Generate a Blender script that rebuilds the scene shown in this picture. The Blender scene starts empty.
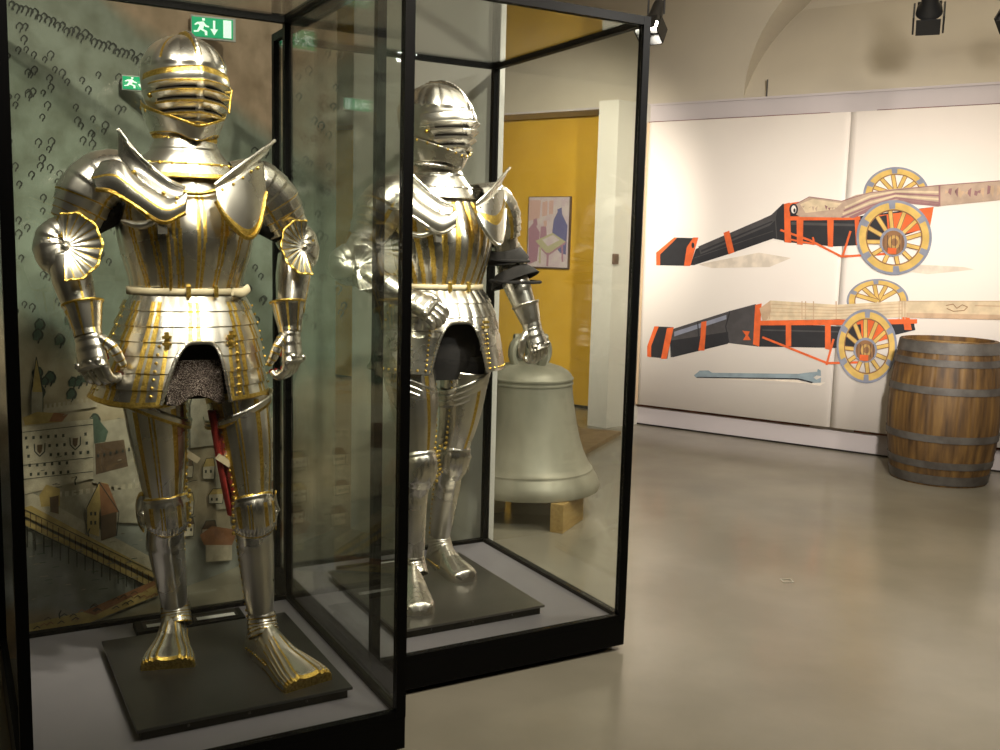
import bpy, math, random
from mathutils import Vector as V, Matrix
random.seed(7)
PI = math.pi
R = math.radians
C = bpy.context.scene.collection
sc = bpy.context.scene

# ------------------------------------------------------------------ camera
F = 993.7; PITCH = .128; ROLL = .026; HC = 1.4
FW = V((0, math.cos(PITCH), -math.sin(PITCH)))
_r = V((1, 0, 0)); _u = V((0, math.sin(PITCH), math.cos(PITCH)))
RT = math.cos(ROLL)*_r + math.sin(ROLL)*_u
UP = -math.sin(ROLL)*_r + math.cos(ROLL)*_u
CAM = V((0, 0, HC))
cd = bpy.data.cameras.new('camera'); co = bpy.data.objects.new('camera', cd); C.objects.link(co)
cd.sensor_width = 36; cd.lens = F*36/1000; cd.clip_start = .05; cd.clip_end = 60
m = Matrix.Identity(4)
for i in range(3):
    m[i][0] = RT[i]; m[i][1] = UP[i]; m[i][2] = -FW[i]; m[i][3] = CAM[i]
co.matrix_world = m
sc.camera = co
def at(x, y, P, n):                      # photograph pixel -> point of a plane that stands in the room
    d = FW + RT*((x-500)/F) - UP*((y-375)/F)
    return CAM + d*((P-CAM).dot(n)/d.dot(n))

# ------------------------------------------------------------------ materials
def newmat(name):
    mt = bpy.data.materials.new(name); mt.use_nodes = True
    nt = mt.node_tree; b = nt.nodes['Principled BSDF']
    return mt, nt, b
def pmat(name, col, rough=.5, metal=0, col2=None, scale=8, bump=0, bscale=60, emit=None, es=0, stretch=None, detail=6, spec=.5, rvar=0):
    mt, nt, b = newmat(name)
    b.inputs['Base Color'].default_value = (*col, 1)
    b.inputs['Roughness'].default_value = rough
    b.inputs['Metallic'].default_value = metal
    b.inputs['Specular IOR Level'].default_value = spec
    tc = nt.nodes.new('ShaderNodeTexCoord'); mp = nt.nodes.new('ShaderNodeMapping')
    nt.links.new(tc.outputs['Object'], mp.inputs[0])
    if stretch: mp.inputs['Scale'].default_value = stretch
    if col2:
        n = nt.nodes.new('ShaderNodeTexNoise'); n.inputs['Scale'].default_value = scale; n.inputs['Detail'].default_value = detail
        nt.links.new(mp.outputs[0], n.inputs['Vector'])
        r = nt.nodes.new('ShaderNodeValToRGB')
        r.color_ramp.elements[0].position = .38; r.color_ramp.elements[1].position = .62
        r.color_ramp.elements[0].color = (*col, 1); r.color_ramp.elements[1].color = (*col2, 1)
        nt.links.new(n.outputs['Fac'], r.inputs[0]); nt.links.new(r.outputs[0], b.inputs['Base Color'])
    if rvar:
        n = nt.nodes.new('ShaderNodeTexNoise'); n.inputs['Scale'].default_value = scale*.7; n.inputs['Detail'].default_value = 5
        nt.links.new(mp.outputs[0], n.inputs['Vector'])
        mr = nt.nodes.new('ShaderNodeMapRange'); mr.inputs['From Min'].default_value = .3; mr.inputs['From Max'].default_value = .7
        mr.inputs['To Min'].default_value = rough-rvar; mr.inputs['To Max'].default_value = rough+rvar
        nt.links.new(n.outputs['Fac'], mr.inputs['Value']); nt.links.new(mr.outputs[0], b.inputs['Roughness'])
    if bump:
        n = nt.nodes.new('ShaderNodeTexNoise'); n.inputs['Scale'].default_value = bscale; n.inputs['Detail'].default_value = 4
        nt.links.new(mp.outputs[0], n.inputs['Vector'])
        bp = nt.nodes.new('ShaderNodeBump'); bp.inputs['Strength'].default_value = bump; bp.inputs['Distance'].default_value = .004
        nt.links.new(n.outputs['Fac'], bp.inputs['Height']); nt.links.new(bp.outputs[0], b.inputs['Normal'])
    if emit:
        b.inputs['Emission Color'].default_value = (*emit, 1); b.inputs['Emission Strength'].default_value = es
    return mt
def glassmat():
    mt, nt, b = newmat('case_glass'); nt.nodes.remove(b)
    out = nt.nodes['Material Output']
    tr = nt.nodes.new('ShaderNodeBsdfTransparent'); tr.inputs[0].default_value = (.965, .975, .96, 1)
    gl = nt.nodes.new('ShaderNodeBsdfGlossy'); gl.inputs['Roughness'].default_value = 0
    lw = nt.nodes.new('ShaderNodeLayerWeight'); lw.inputs['Blend'].default_value = .5
    p = nt.nodes.new('ShaderNodeMath'); p.operation = 'POWER'; p.inputs[1].default_value = 4.2
    ma = nt.nodes.new('ShaderNodeMath'); ma.operation = 'MULTIPLY_ADD'; ma.inputs[1].default_value = .9; ma.inputs[2].default_value = .034
    mx = nt.nodes.new('ShaderNodeMixShader')
    nt.links.new(lw.outputs['Facing'], p.inputs[0]); nt.links.new(p.outputs[0], ma.inputs[0]); nt.links.new(ma.outputs[0], mx.inputs[0])
    nt.links.new(tr.outputs[0], mx.inputs[1]); nt.links.new(gl.outputs[0], mx.inputs[2]); nt.links.new(mx.outputs[0], out.inputs[0])
    return mt
def ringmat():                            # riveted mail
    mt, nt, b = newmat('mail'); b.inputs['Metallic'].default_value = .9; b.inputs['Roughness'].default_value = .4
    tc = nt.nodes.new('ShaderNodeTexCoord'); vo = nt.nodes.new('ShaderNodeTexVoronoi'); vo.inputs['Scale'].default_value = 330
    nt.links.new(tc.outputs['Object'], vo.inputs['Vector'])
    r = nt.nodes.new('ShaderNodeValToRGB'); r.color_ramp.elements[0].position = .2; r.color_ramp.elements[1].position = .5
    r.color_ramp.elements[0].color = (.62, .52, .46, 1); r.color_ramp.elements[1].color = (.05, .035, .03, 1)
    nt.links.new(vo.outputs['Distance'], r.inputs[0]); nt.links.new(r.outputs[0], b.inputs['Base Color'])
    bp = nt.nodes.new('ShaderNodeBump'); bp.inputs['Strength'].default_value = 1; bp.inputs['Distance'].default_value = .004; bp.invert = True
    nt.links.new(vo.outputs['Distance'], bp.inputs['Height']); nt.links.new(bp.outputs[0], b.inputs['Normal'])
    return mt
M = {}
M['steel'] = pmat('polished_steel', (.84, .81, .74), .27, 1, (.68, .65, .59), 5, .10, 9, rvar=.07)
M['gold'] = pmat('etched_gilding', (.80, .58, .14), .34, 1, (.52, .33, .06), 160, .35, 260)
M['dark'] = pmat('shadowed_iron', (.03, .025, .02), .5, .6)
M['leather'] = pmat('pale_leather', (.62, .54, .36), .6, 0, (.5, .42, .27), 20)
M['red'] = pmat('red_velvet', (.42, .03, .02), .9, 0, (.25, .015, .01), 30)
M['black'] = pmat('black_cloth', (.012, .011, .011), .9, 0, (.02, .018, .018), 40, .3, 200)
M['mail'] = ringmat()
ARM = [M['steel'], M['gold'], M['dark'], M['leather'], M['red'], M['black']]
M['frame'] = pmat('black_powder_coat', (.0015, .0015, .0015), .5, spec=.12)
M['glass'] = glassmat()
M['deck'] = pmat('grey_violet_laminate', (.30, .285, .31), .42, 0, (.275, .262, .285), 3, .03, 300)
M['plate'] = pmat('blackened_steel_plate', (.032, .032, .032), .36, .5, (.055, .054, .053), 4, .05, 10, rvar=.06)
M['plate2'] = pmat('warm_grey_steel_plate', (.13, .125, .11), .33, .7, (.17, .16, .14), 4, .05, 10, rvar=.06)
M['white'] = pmat('white_card', (.85, .85, .82), .6)
M['floor'] = pmat('grey_resin_floor', (.235, .215, .160), .2, 0, (.29, .265, .20), 1.6, .02, 5, rvar=.05, spec=.6)
M['wall'] = pmat('lilac_grey_plaster', (.52, .47, .46), .8, 0, (.49, .445, .435), 2)
M['vault'] = pmat('warm_vault_plaster', (.52, .465, .36), .85, 0, (.48, .43, .34), 1.2, .08, 8)
M['partition'] = pmat('pale_grey_partition', (.74, .73, .67), .75, 0, (.72, .71, .65), 2)
M['yellow'] = pmat('ochre_yellow_paint', (.80, .47, .035), .75, 0, (.72, .41, .03), 1.5)
M['dim'] = pmat('dim_plaster', (.09, .082, .07), .9)
M['bell'] = pmat('green_grey_bronze', (.27, .26, .20), .48, .3, (.42, .405, .32), 5, .3, 30, stretch=(1, 1, .35), rvar=.08)
M['oak'] = pmat('pale_oak_block', (.52, .36, .13), .65, 0, (.42, .27, .09), 6, .1, 40, stretch=(1, 8, 8))
M['mat'] = pmat('brown_board', (.34, .24, .12), .8, 0, (.28, .19, .09), 12)

# ------------------------------------------------------------------ mesh builder
def cat(pts, t):                          # Catmull-Rom through pts, t in 0..1
    n = len(pts)-1; x = min(max(t, 0), 1)*n; i = min(int(x), n-1); f = x-i
    p1, p2 = pts[i], pts[i+1]
    p0 = pts[i-1] if i > 0 else p1*2-p2
    p3 = pts[i+2] if i+2 <= n else p2*2-p1
    return .5*((2*p1)+(p2-p0)*f+(2*p0-5*p1+4*p2-p3)*f*f+(3*p1-p0-3*p2+p3)*f*f*f)
def lin(ks, t):                           # piecewise linear [(t, v)...]
    if t <= ks[0][0]: return ks[0][1]
    for (a, x), (b, y) in zip(ks, ks[1:]):
        if t <= b: return x+(y-x)*(t-a)/(b-a)
    return ks[-1][1]
class MB:
    def __init__(s): s.v = []; s.f = []; s.m = []
    def grid(s, fn, nu, nv, mat=None, cu=False, cv=False):
        o = len(s.v); NU = nu if cu else nu+1; NV = nv if cv else nv+1
        for j in range(NV):
            for i in range(NU): s.v.append(V(fn(i/nu, j/nv)))
        for j in range(nv):
            for i in range(nu):
                a = o+j*NU+i; b = o+j*NU+(i+1) % NU; c = o+((j+1) % NV)*NU+(i+1) % NU; d = o+((j+1) % NV)*NU+i
                s.f.append((a, b, c, d)); s.m.append(mat((i+.5)/nu, (j+.5)/nv) if callable(mat) else (mat or 0))
        return s
    def box(s, c, h, ax=None, mat=0):
        c = V(c); ax = ax or (V((1, 0, 0)), V((0, 1, 0)), V((0, 0, 1))); o = len(s.v)
        for k in (-1, 1):
            for j in (-1, 1):
                for i in (-1, 1): s.v.append(c+ax[0]*i*h[0]+ax[1]*j*h[1]+ax[2]*k*h[2])
        for q in ((0, 2, 3, 1), (4, 5, 7, 6), (0, 1, 5, 4), (2, 6, 7, 3), (0, 4, 6, 2), (1, 3, 7, 5)):
            s.f.append(tuple(o+i for i in q)); s.m.append(mat)
        return s
    def bx(s, x0, x1, y0, y1, z0, z1, mat=0):
        return s.box(((x0+x1)/2, (y0+y1)/2, (z0+z1)/2), ((x1-x0)/2, (y1-y0)/2, (z1-z0)/2), None, mat)
    def ball(s, c, r, mat=0, n=8, sc_=(1, 1, 1)):
        c = V(c)
        s.grid(lambda u, v: c+V((r*sc_[0]*math.sin(PI*v)*math.cos(2*PI*u), r*sc_[1]*math.sin(PI*v)*math.sin(2*PI*u), r*sc_[2]*math.cos(PI*v))), n, max(4, n*2//3), mat, True)
        return s
    def tube(s, pts, r, n=10, seg=None, mat=0, front=V((0, -1, 0)), mod=None, caps=True, curve=True, th=(0, 360)):
        """r: number or [(t, ra, rb)] ; rings across a smooth path; th = angle range from the front"""
        pts = [V(p) for p in pts]; seg = seg or 8*(len(pts)-1)
        P = (lambda t: cat(pts, t)) if curve else (lambda t: lin2(pts, t))
        def fr(t):
            e = .01; T = (P(min(t+e, 1))-P(max(t-e, 0))).normalized()
            S = T.cross(front)
            if S.length < .05: S = T.cross(V((1, 0, 0)))
            S.normalize(); return P(t), S, S.cross(T), T
        fs = [fr(j/seg) for j in range(seg+1)]
        def fn(u, v):
            c, S, Fr, T = fs[round(v*seg)]
            a = R(th[0]+(th[1]-th[0])*u)
            if isinstance(r, (int, float)): ra = rb = r
            else: ra = lin([(k[0], k[1]) for k in r], v); rb = lin([(k[0], k[2]) for k in r], v)
            k = mod(math.degrees(a), v) if mod else 0
            return c+S*math.sin(a)*(ra+k)+Fr*math.cos(a)*(rb+k)
        full = abs(th[1]-th[0]) >= 359.9
        mm = (lambda u, v: mat(th[0]+(th[1]-th[0])*u, v)) if callable(mat) else mat
        o = len(s.v)
        s.grid(fn, n, seg, mm, full)
        if caps and full:
            k = mat if not callable(mat) else 0
            s.f.append(tuple(o+i for i in range(n))[::-1]); s.m.append(k)
            s.f.append(tuple(o+seg*n+i for i in range(n))); s.m.append(k)
        return s
    def lathe(s, prof, n=48, c=(0, 0, 0), mat=0):
        c = V(c); k = len(prof)-1
        s.grid(lambda u, v: c+V((prof[round(v*k)][0]*math.cos(2*PI*u), prof[round(v*k)][0]*math.sin(2*PI*u), prof[round(v*k)][1])), n, k, mat, True)
        return s
    def poly(s, pts, mat=0):
        o = len(s.v); s.v += [V(p) for p in pts]; s.f.append(tuple(range(o, o+len(pts)))); s.m.append(mat); return s
    def prism(s, pts, d, mat=0):
        pts = [V(p) for p in pts]; n = len(pts); o = len(s.v); s.v += pts+[p+V(d) for p in pts]
        s.f.append(tuple(range(o, o+n))[::-1]); s.f.append(tuple(range(o+n, o+2*n)))
        for i in range(n): s.f.append((o+i, o+(i+1) % n, o+n+(i+1) % n, o+n+i))
        s.m += [mat]*(n+2); return s
    def build(s, name, mats, parent=None, smooth=True, ang=35, solid=0, off=0, bevel=0):
        me = bpy.data.meshes.new(name); me.from_pydata([tuple(p) for p in s.v], [], s.f)
        for q in (mats if isinstance(mats, list) else [mats]): me.materials.append(q)
        me.polygons.foreach_set('material_index', s.m)
        me.validate(); me.update()
        if smooth:
            me.polygons.foreach_set('use_smooth', [True]*len(me.polygons))
            try: me.set_sharp_from_angle(angle=R(ang))
            except Exception: pass
        ob = bpy.data.objects.new(name, me); C.objects.link(ob)
        if parent: ob.parent = parent
        if bevel:
            b = ob.modifiers.new('b', 'BEVEL'); b.width = bevel; b.segments = 2; b.limit_method = 'ANGLE'
        if solid:
            b = ob.modifiers.new('s', 'SOLIDIFY'); b.thickness = solid; b.offset = off
        return ob
def lin2(pts, t):
    n = len(pts)-1; x = min(max(t, 0), 1)*n; i = min(int(x), n-1); return pts[i].lerp(pts[i+1], x-i)
def tag(o, label=None, category=None, group=None, kind=None):
    for k, w in (('label', label), ('category', category), ('group', group), ('kind', kind)):
        if w: o[k] = w
    return o
def empty(name, loc, rz=0, label=None, category=None, group=None):
    e = bpy.data.objects.new(name, None); C.objects.link(e); e.location = loc; e.rotation_euler = (0, 0, rz); e.empty_display_size = .1
    return tag(e, label, category, group)
def struct(name, mb, mat, **k):
    return tag(mb.build(name, mat, smooth=False, **k), kind='structure')

# ------------------------------------------------------------------ room
YAW = .512
EX = V((math.cos(YAW), math.sin(YAW), 0)); EY = V((-math.sin(YAW), math.cos(YAW), 0)); Z = V((0, 0, 1))
W0 = V((1.126, 7.98, 0)); WT = V((1.607, -1.084, 0)).normalized(); WN = V((-1.084, -1.607, 0)).normalized()   # cannon wall, WN into the room
def wp(s, d=0, z=0): return W0+WT*s+WN*d+Z*z
struct('floor', MB().bx(-6, 9, -4, 13, -.1, 0), M['floor'])
def wslab(s0, s1, d0, d1, z0, z1):
    return MB().box(wp((s0+s1)/2, (d0+d1)/2, (z0+z1)/2), ((s1-s0)/2, (d1-d0)/2, (z1-z0)/2), (WT, WN, Z))
struct('wall_back', wslab(0, 7, -.5, 0, 0, 2.535), M['wall'])
struct('trim_1', wslab(.0, 7, 0, .006, 0, .012), M['dark'])
# pier between the alcove and the long wall
PIER = pmat('warm_white_pier', (.56, .53, .45), .75)
p0 = V((.851, 7.76, 0)); p1 = W0; pl = p0-WT*.17
struct('wall_pier', MB().prism([p1, p0, pl, pl-WN*1.0, p1-WN*.5], Z*2.535), PIER)
# arched vault head above the wall: spandrel in the wall plane, recess leaning back
AC, AR, ZS = 1.78, 1.03, 2.535
def arch_s(z): return AR*math.sqrt(max(0, 1-((z-ZS)/AR)**2))
mb = MB()
zs = [ZS+AR*math.sin(R(a)) for a in range(0, 91, 3)]
for a, b in zip(zs, zs[1:]):
    for sg, lim in ((-1, -4.5), (1, 7)):
        mb.poly([wp(lim, 0, a), wp(AC+sg*arch_s(a), 0, a), wp(AC+sg*arch_s(b), 0, b), wp(lim, 0, b)])
mb.poly([wp(-4.5, 0, ZS+AR), wp(7, 0, ZS+AR), wp(7, 0, 4.3), wp(-4.5, 0, 4.3)])
def rec(z): return -.42*min(1, (z-ZS)/.7)
for a, b in zip(zs, zs[1:]):
    for sg in (-1, 1):
        mb.poly([wp(AC+sg*arch_s(a), 0, a), wp(AC+sg*arch_s(a), rec(a), a), wp(AC+sg*arch_s(b), rec(b), b), wp(AC+sg*arch_s(b), 0, b)])
    mb.poly([wp(AC-arch_s(a), rec(a), a), wp(AC+arch_s(a), rec(a), a), wp(AC+arch_s(b), rec(b), b), wp(AC-arch_s(b), rec(b), b)])
struct('ceiling_vault', mb, M['vault'])
struct('ceiling', MB().bx(-6, 9, -4, 13, 4.3, 4.4), M['vault'])
struct('trim_2', wslab(-4.5, 7, -.3, .012, ZS-.012, ZS+.004), M['wall'])
# alcove with the yellow wall
Y0 = V((.745, 8.73, 0))
struct('wall_alcove', MB().box(Y0-WT*1.5+Z*1.6-WN*.05, (1.7, .05, 1.6), (WT, WN, Z)), M['yellow'])
struct('baseboard_alcove', MB().box(Y0-WT*1.5+Z*.012+WN*.006, (1.6, .006, .012), (WT, WN, Z)), M['dark'])
# outer shell, dim
struct('wall_left', MB().bx(-6.1, -6, -4, 13, 0, 4.3), M['dim'])
struct('wall_right', MB().bx(7.5, 7.6, -4, 13, 0, 4.3), M['vault'])
struct('wall_near', MB().bx(-6, 7.5, -4.1, -4, 0, 4.3), M['dim'])
struct('wall_far', MB().bx(-6, 9, 12.9, 13, 0, 4.3), M['dim'])

# ------------------------------------------------------------------ partition wall and map mural
M0 = V((-1.62, 3.183, 0)); MD = (V((-1.323, 3.751, 0))-M0).normalized(); MN = V((MD.y, -MD.x, 0))
def mp(x, y, d=.0): return at(x, y, M0+MN*d, MN)
corner = M0+MD*1.84
pe = V((-.035, 4.285, 0)); PD = (pe-corner).normalized(); PN = V((PD.y, -PD.x, 0))
corner = corner+PD*.06
struct('wall_partition', MB().box((corner+pe)/2+Z*1.55-PN*.02, ((pe-corner).length/2, .02, 1.55), (PD, PN, Z)), M['partition'])
def muralmat():
    mt, nt, b = newmat('painted_map_hills'); b.inputs['Roughness'].default_value = .8
    L = nt.links.new
    tc = nt.nodes.new('ShaderNodeTexCoord'); sep = nt.nodes.new('ShaderNodeSeparateXYZ'); L(tc.outputs['Object'], sep.inputs[0])
    n = nt.nodes.new('ShaderNodeTexNoise'); n.inputs['Scale'].default_value = 2.2; n.inputs['Detail'].default_value = 7; L(tc.outputs['Object'], n.inputs['Vector'])
    # height measured with the slope of the hillside (along X of the wall) and ragged edges
    a = nt.nodes.new('ShaderNodeMath'); a.operation = 'MULTIPLY_ADD'; a.inputs[1].default_value = .42; L(sep.outputs['X'], a.inputs[0]); L(sep.outputs['Z'], a.inputs[2])
    c = nt.nodes.new('ShaderNodeMath'); c.operation = 'MULTIPLY_ADD'; c.inputs[1].default_value = .22; L(n.outputs['Fac'], c.inputs[0]); L(a.outputs[0], c.inputs[2])
    mr = nt.nodes.new('ShaderNodeMapRange'); mr.inputs['From Max'].default_value = 3.2; L(c.outputs[0], mr.inputs['Value'])
    r = nt.nodes.new('ShaderNodeValToRGB'); e = r.color_ramp.elements
    e[0].position = 0; e[0].color = (.42, .30, .18, 1); e[1].position = 1; e[1].color = (.34, .27, .19, 1)
    for p, q in ((.07, (.46, .36, .22)), (.09, (.27, .28, .26)), (.2, (.34, .35, .32)), (.25, (.56, .47, .33)), (.36, (.55, .47, .33)), (.41, (.22, .27, .22)), (.72, (.25, .29, .23)), (.775, (.21, .24, .19)), (.80, (.36, .27, .18))):
        k = e.new(p); k.color = (*q, 1)
    L(mr.outputs[0], r.inputs[0])
    n2 = nt.nodes.new('ShaderNodeTexNoise'); n2.inputs['Scale'].default_value = 9; n2.inputs['Detail'].default_value = 9; L(tc.outputs['Object'], n2.inputs['Vector'])
    mx = nt.nodes.new('ShaderNodeMixRGB'); mx.blend_type = 'MULTIPLY'; mx.inputs[0].default_value = .75
    r2 = nt.nodes.new('ShaderNodeValToRGB'); r2.color_ramp.elements[0].position = .35; r2.color_ramp.elements[0].color = (.55, .52, .46, 1); r2.color_ramp.elements[1].position = .6
    L(n2.outputs['Fac'], r2.inputs[0]); L(r.outputs[0], mx.inputs[1]); L(r2.outputs[0], mx.inputs[2]); L(mx.outputs[0], b.inputs['Base Color'])
    return mt
mural = empty('map_mural', M0, math.atan2(MD.y, MD.x), 'tall painted map wall with wooded hills, walled town and bridge behind the left armour', 'mural')
MI = mural.matrix_basis.inverted() if False else (Matrix.Rotation(-math.atan2(MD.y, MD.x), 4, 'Z') @ Matrix.Translation(-M0))
MB().bx(-1.2, 1.78, 0, .04, 0, 3.1).build('mural_board', muralmat(), mural, smooth=False)
def ml(x, y, d): return MI @ mp(x, y, d)
INK = {k: pmat('ink_'+k, c, .85, 0, tuple(q*.75 for q in c), 25) for k, c in dict(
    dark=(.06, .065, .055), ochre=(.62, .45, .16), cream=(.66, .58, .44), stone=(.50, .45, .35), green=(.10, .15, .11), brown=(.16, .10, .06), roof=(.42, .19, .09), water=(.20, .22, .22)).items()}
IK = list(INK); IM = list(INK.values())
def ink(name, items, base, step):
    b = MB(); n = 0
    for it in items:
        n += 1; d = base+step*n
        k = IK.index(it[0])
        if it[1] == 'L':                 # polyline of given pixel width
            w = it[2]; ps = it[3]
            for (x0, y0), (x1, y1) in zip(ps, ps[1:]):
                l = math.hypot(x1-x0, y1-y0) or 1; nx, ny = -(y1-y0)/l*w/2, (x1-x0)/l*w/2
                b.poly([ml(x0+nx, y0+ny, d), ml(x1+nx, y1+ny, d), ml(x1-nx, y1-ny, d), ml(x0-nx, y0-ny, d)], k)
        else: b.poly([ml(x, y, d) for x, y in it[1]], k)
    return b.build(name, IM, mural, smooth=False)
def cr(pts): return [(x/2.42, 330+y/2.42) for x, y in pts]
trees = []
def tree(x, y, s, fill=False):
    if fill: trees.append(('green', [(x-s*.5, y), (x-s*.6, y-s*.6), (x-s*.2, y-s*1.2), (x+s*.3, y-s*1.1), (x+s*.6, y-s*.5), (x+s*.4, y)]))
    trees.append(('dark', 'L', 1.25, [(x-s*.45, y-s*.2), (x-s*.5, y-s*.7), (x, y-s*1.15), (x+s*.5, y-s*.7), (x+s*.4, y-s*.2), (x+s*.05, y-s*.1)]))
    trees.append(('dark', 'L', 1.5, [(x+s*.35, y-s*.9), (x+s*.45, y-s*.45), (x+s*.15, y-s*.1), (x, y+s*.35)]))
for i in range(290):
    x = random.uniform(8, 345); y = random.uniform(10, 330)
    if y < 12+x*.42 and x < 290: continue
    if 60 < y < 330 and 90 < x < 250 and random.random() < .3: continue
    tree(x, y, random.uniform(4.5, 7))
for i in range(30):
    x = 12+i*4.6; tree(x, 4+x*.41+random.uniform(-3, 3), random.uniform(5, 8))
for i in range(26):
    tree(random.uniform(22, 150), random.uniform(370, 402), random.uniform(7, 11), True)
for x, y in ((40, 330), (60, 345), (70, 325), (38, 340), (95, 425), (120, 430)): tree(x, y, 10, True)
ink('tree_print', trees, .0008, .000004)
town = []
town.append(('cream', cr([(50, 235), (225, 215), (225, 360), (140, 378), (50, 400)])))
town.append(('stone', cr([(225, 225), (380, 200), (380, 400), (225, 370)])))
town.append(('green', cr([(225, 225), (240, 218), (262, 245), (255, 270), (228, 275)])))
town.append(('brown', cr([(230, 275), (300, 265), (310, 330), (232, 350)])))
town.append(('ochre', cr([(78, 150), (88, 65), (102, 150)]))); town.append(('stone', cr([(75, 150), (105, 150), (105, 215), (75, 215)])))
town.append(('dark', 'L', .9, cr([(75, 215), (75, 150), (88, 65), (104, 150), (104, 200)])))
for i in range(11): town.append(('cream', cr([(108+i*11, 180-i*1.5), (114+i*11, 179-i*1.5), (114+i*11, 196-i*1.5), (108+i*11, 197-i*1.5)])))
town.append(('cream', cr([(105, 190), (235, 172), (235, 186), (105, 206)])))
town.append(('ochre', cr([(55, 212), (90, 198), (165, 203), (150, 222), (60, 230)]))); town.append(('roof', cr([(130, 200), (165, 203), (150, 222), (118, 222)])))
for r_ in range(5):
    y = 258+r_*22
    for i in range(9 if r_ < 3 else 6):
        x = 60+i*18+r_*3
        if abs(x-95) < 16 and 1 <= r_ <= 2 or abs(x-182) < 16 and r_ <= 1: continue
        town.append(('dark', cr([(x, y-i*1.2), (x+6, y-.6-i*1.2), (x+6, y+7-i*1.2), (x, y+7.6-i*1.2)])))
for cx_, cy_ in ((96, 288), (182, 272)):
    town.append(('dark', 'L', 1.2, cr([(cx_-13, cy_-12), (cx_-12, cy_+6), (cx_, cy_+18), (cx_+12, cy_+6), (cx_+13, cy_-14)])))
    town.append(('brown', cr([(cx_-6, cy_-10), (cx_+7, cy_-11), (cx_+5, cy_+6), (cx_, cy_+12), (cx_-6, cy_+5)])))
for y in (238, 318, 352): town.append(('dark', 'L', .7, cr([(52, y+10), (225, y-10)])))
for i in range(14): town.append(('cream', cr([(140+i*17, 392-i*2), (150+i*17, 391-i*2), (150+i*17, 412-i*2), (140+i*17, 413-i*2)])))
town.append(('stone', cr([(140, 405), (385, 375), (385, 470), (140, 460)])))
for i in range(10): town.append(('dark', cr([(235+i*15, 300-i*3), (240+i*15, 300-i*3), (240+i*15, 308-i*3), (235+i*15, 308-i*3)])))
town.append(('stone', [(190, 405), (202, 360), (216, 405), (216, 445), (190, 448)])); town.append(('dark', 'L', 1, [(190, 448), (190, 405), (202, 360), (216, 405), (216, 445)])); town.append(('stone', [(215, 430), (285, 415), (285, 500), (216, 510)]))
for i in range(9): town.append(('dark', [(218+i*7, 450-i), (221+i*7, 450-i), (221+i*7, 455-i), (218+i*7, 455-i)]))
rs = random.Random(3)
for i in range(13):
    x = 150+(i % 5)*28+rs.uniform(-6, 6); y = 470+(i//5)*32+rs.uniform(-5, 5)-(i % 5)*4; w_ = rs.uniform(9, 14); h_ = rs.uniform(8, 13); rf = rs.choice(['roof', 'ochre', 'brown'])
    town.append(('cream', [(x, y), (x+w_, y-1), (x+w_, y+h_), (x, y+h_)])); town.append((rf, [(x-1, y), (x+w_*.3, y-h_*.7), (x+w_*.95, y-h_*.75), (x+w_+1, y-1)]))
    town.append(('dark', 'L', .7, [(x, y+h_), (x, y), (x+w_*.3, y-h_*.7), (x+w_*.95, y-h_*.75), (x+w_+1, y-1), (x+w_, y+h_), (x, y+h_)]))
    for k in range(2): town.append(('dark', [(x+2+k*5, y+3), (x+4+k*5, y+3), (x+4+k*5, y+6), (x+2+k*5, y+6)]))
for i in range(60):
    x = rs.uniform(22, 285); y = rs.uniform(415, 560); l = rs.uniform(2, 7); town.append((rs.choice(['brown', 'dark', 'stone']), 'L', .6, [(x, y), (x+l, y-rs.uniform(0, 3))]))
ink('town_print', town, .0065, .00004)
low = []
low.append(('cream', cr([(60, 400), (80, 395), (385, 560), (385, 590), (60, 440)])))
low.append(('ochre', cr([(52, 432), (75, 425), (385, 590), (385, 606), (54, 448)]))); low.append(('ochre', cr([(54, 455), (385, 618), (385, 632), (56, 470)])))
for i in range(24): low.append(('brown', 'L', .9, cr([(60+i*13.6, 436+i*7), (60+i*13.6, 470+i*7)])))
for i in range(16): low.append(('dark', 'L', 1.5, cr([(66+i*20, 476+i*10), (66+i*20, 520+i*8+6)])))
low.append(('dark', 'L', .8, cr([(54, 432), (385, 592)]))); low.append(('dark', 'L', .8, cr([(54, 472), (385, 634)])))
low.append(('ochre', cr([(95, 400), (112, 374), (145, 384), (145, 425), (100, 428)]))); low.append(('brown', cr([(120, 405), (142, 400), (142, 445), (122, 440)])))
low.append(('ochre', cr([(210, 430), (240, 368), (262, 372), (240, 440), (240, 500), (210, 490)]))); low.append(('roof', cr([(240, 368), (262, 374), (288, 440), (245, 450)]))); low.append(('brown', cr([(245, 450), (282, 440), (282, 498), (245, 510)])))
for q in ((218, 440), (228, 440), (218, 462), (228, 462)): low.append(('dark', cr([(q[0], q[1]), (q[0]+5, q[1]), (q[0]+5, q[1]+9), (q[0], q[1]+9)])))
low.append(('dark', 'L', .9, cr([(210, 490), (210, 430), (240, 368), (288, 440), (282, 498)])))
low.append(('roof', [(200, 535), (212, 526), (238, 530), (232, 545), (204, 545)])); low.append(('cream', [(206, 545), (232, 545), (232, 560), (206, 562)]))
low.append(('ochre', cr([(70, 712), (200, 682), (240, 670), (387, 600), (387, 640), (200, 715), (70, 745)]))); low.append(('roof', cr([(200, 682), (387, 600), (387, 612), (230, 690)])))
for q in ((145, 688), (215, 490), (183, 365)): low.append(('dark', 'L', 1.4, cr([(q[0], q[1]+10), (q[0]-2, q[1]), (q[0]+3, q[1]-10)])))
for i in range(45):
    x = rs.uniform(28, 180); y = rs.uniform(535, 600); l = rs.uniform(3, 10)
    if y < 620-(x-28)*.35: low.append((rs.choice(['water', 'stone', 'green']), 'L', .8, [(x, y), (x+l, y-1)]))
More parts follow.
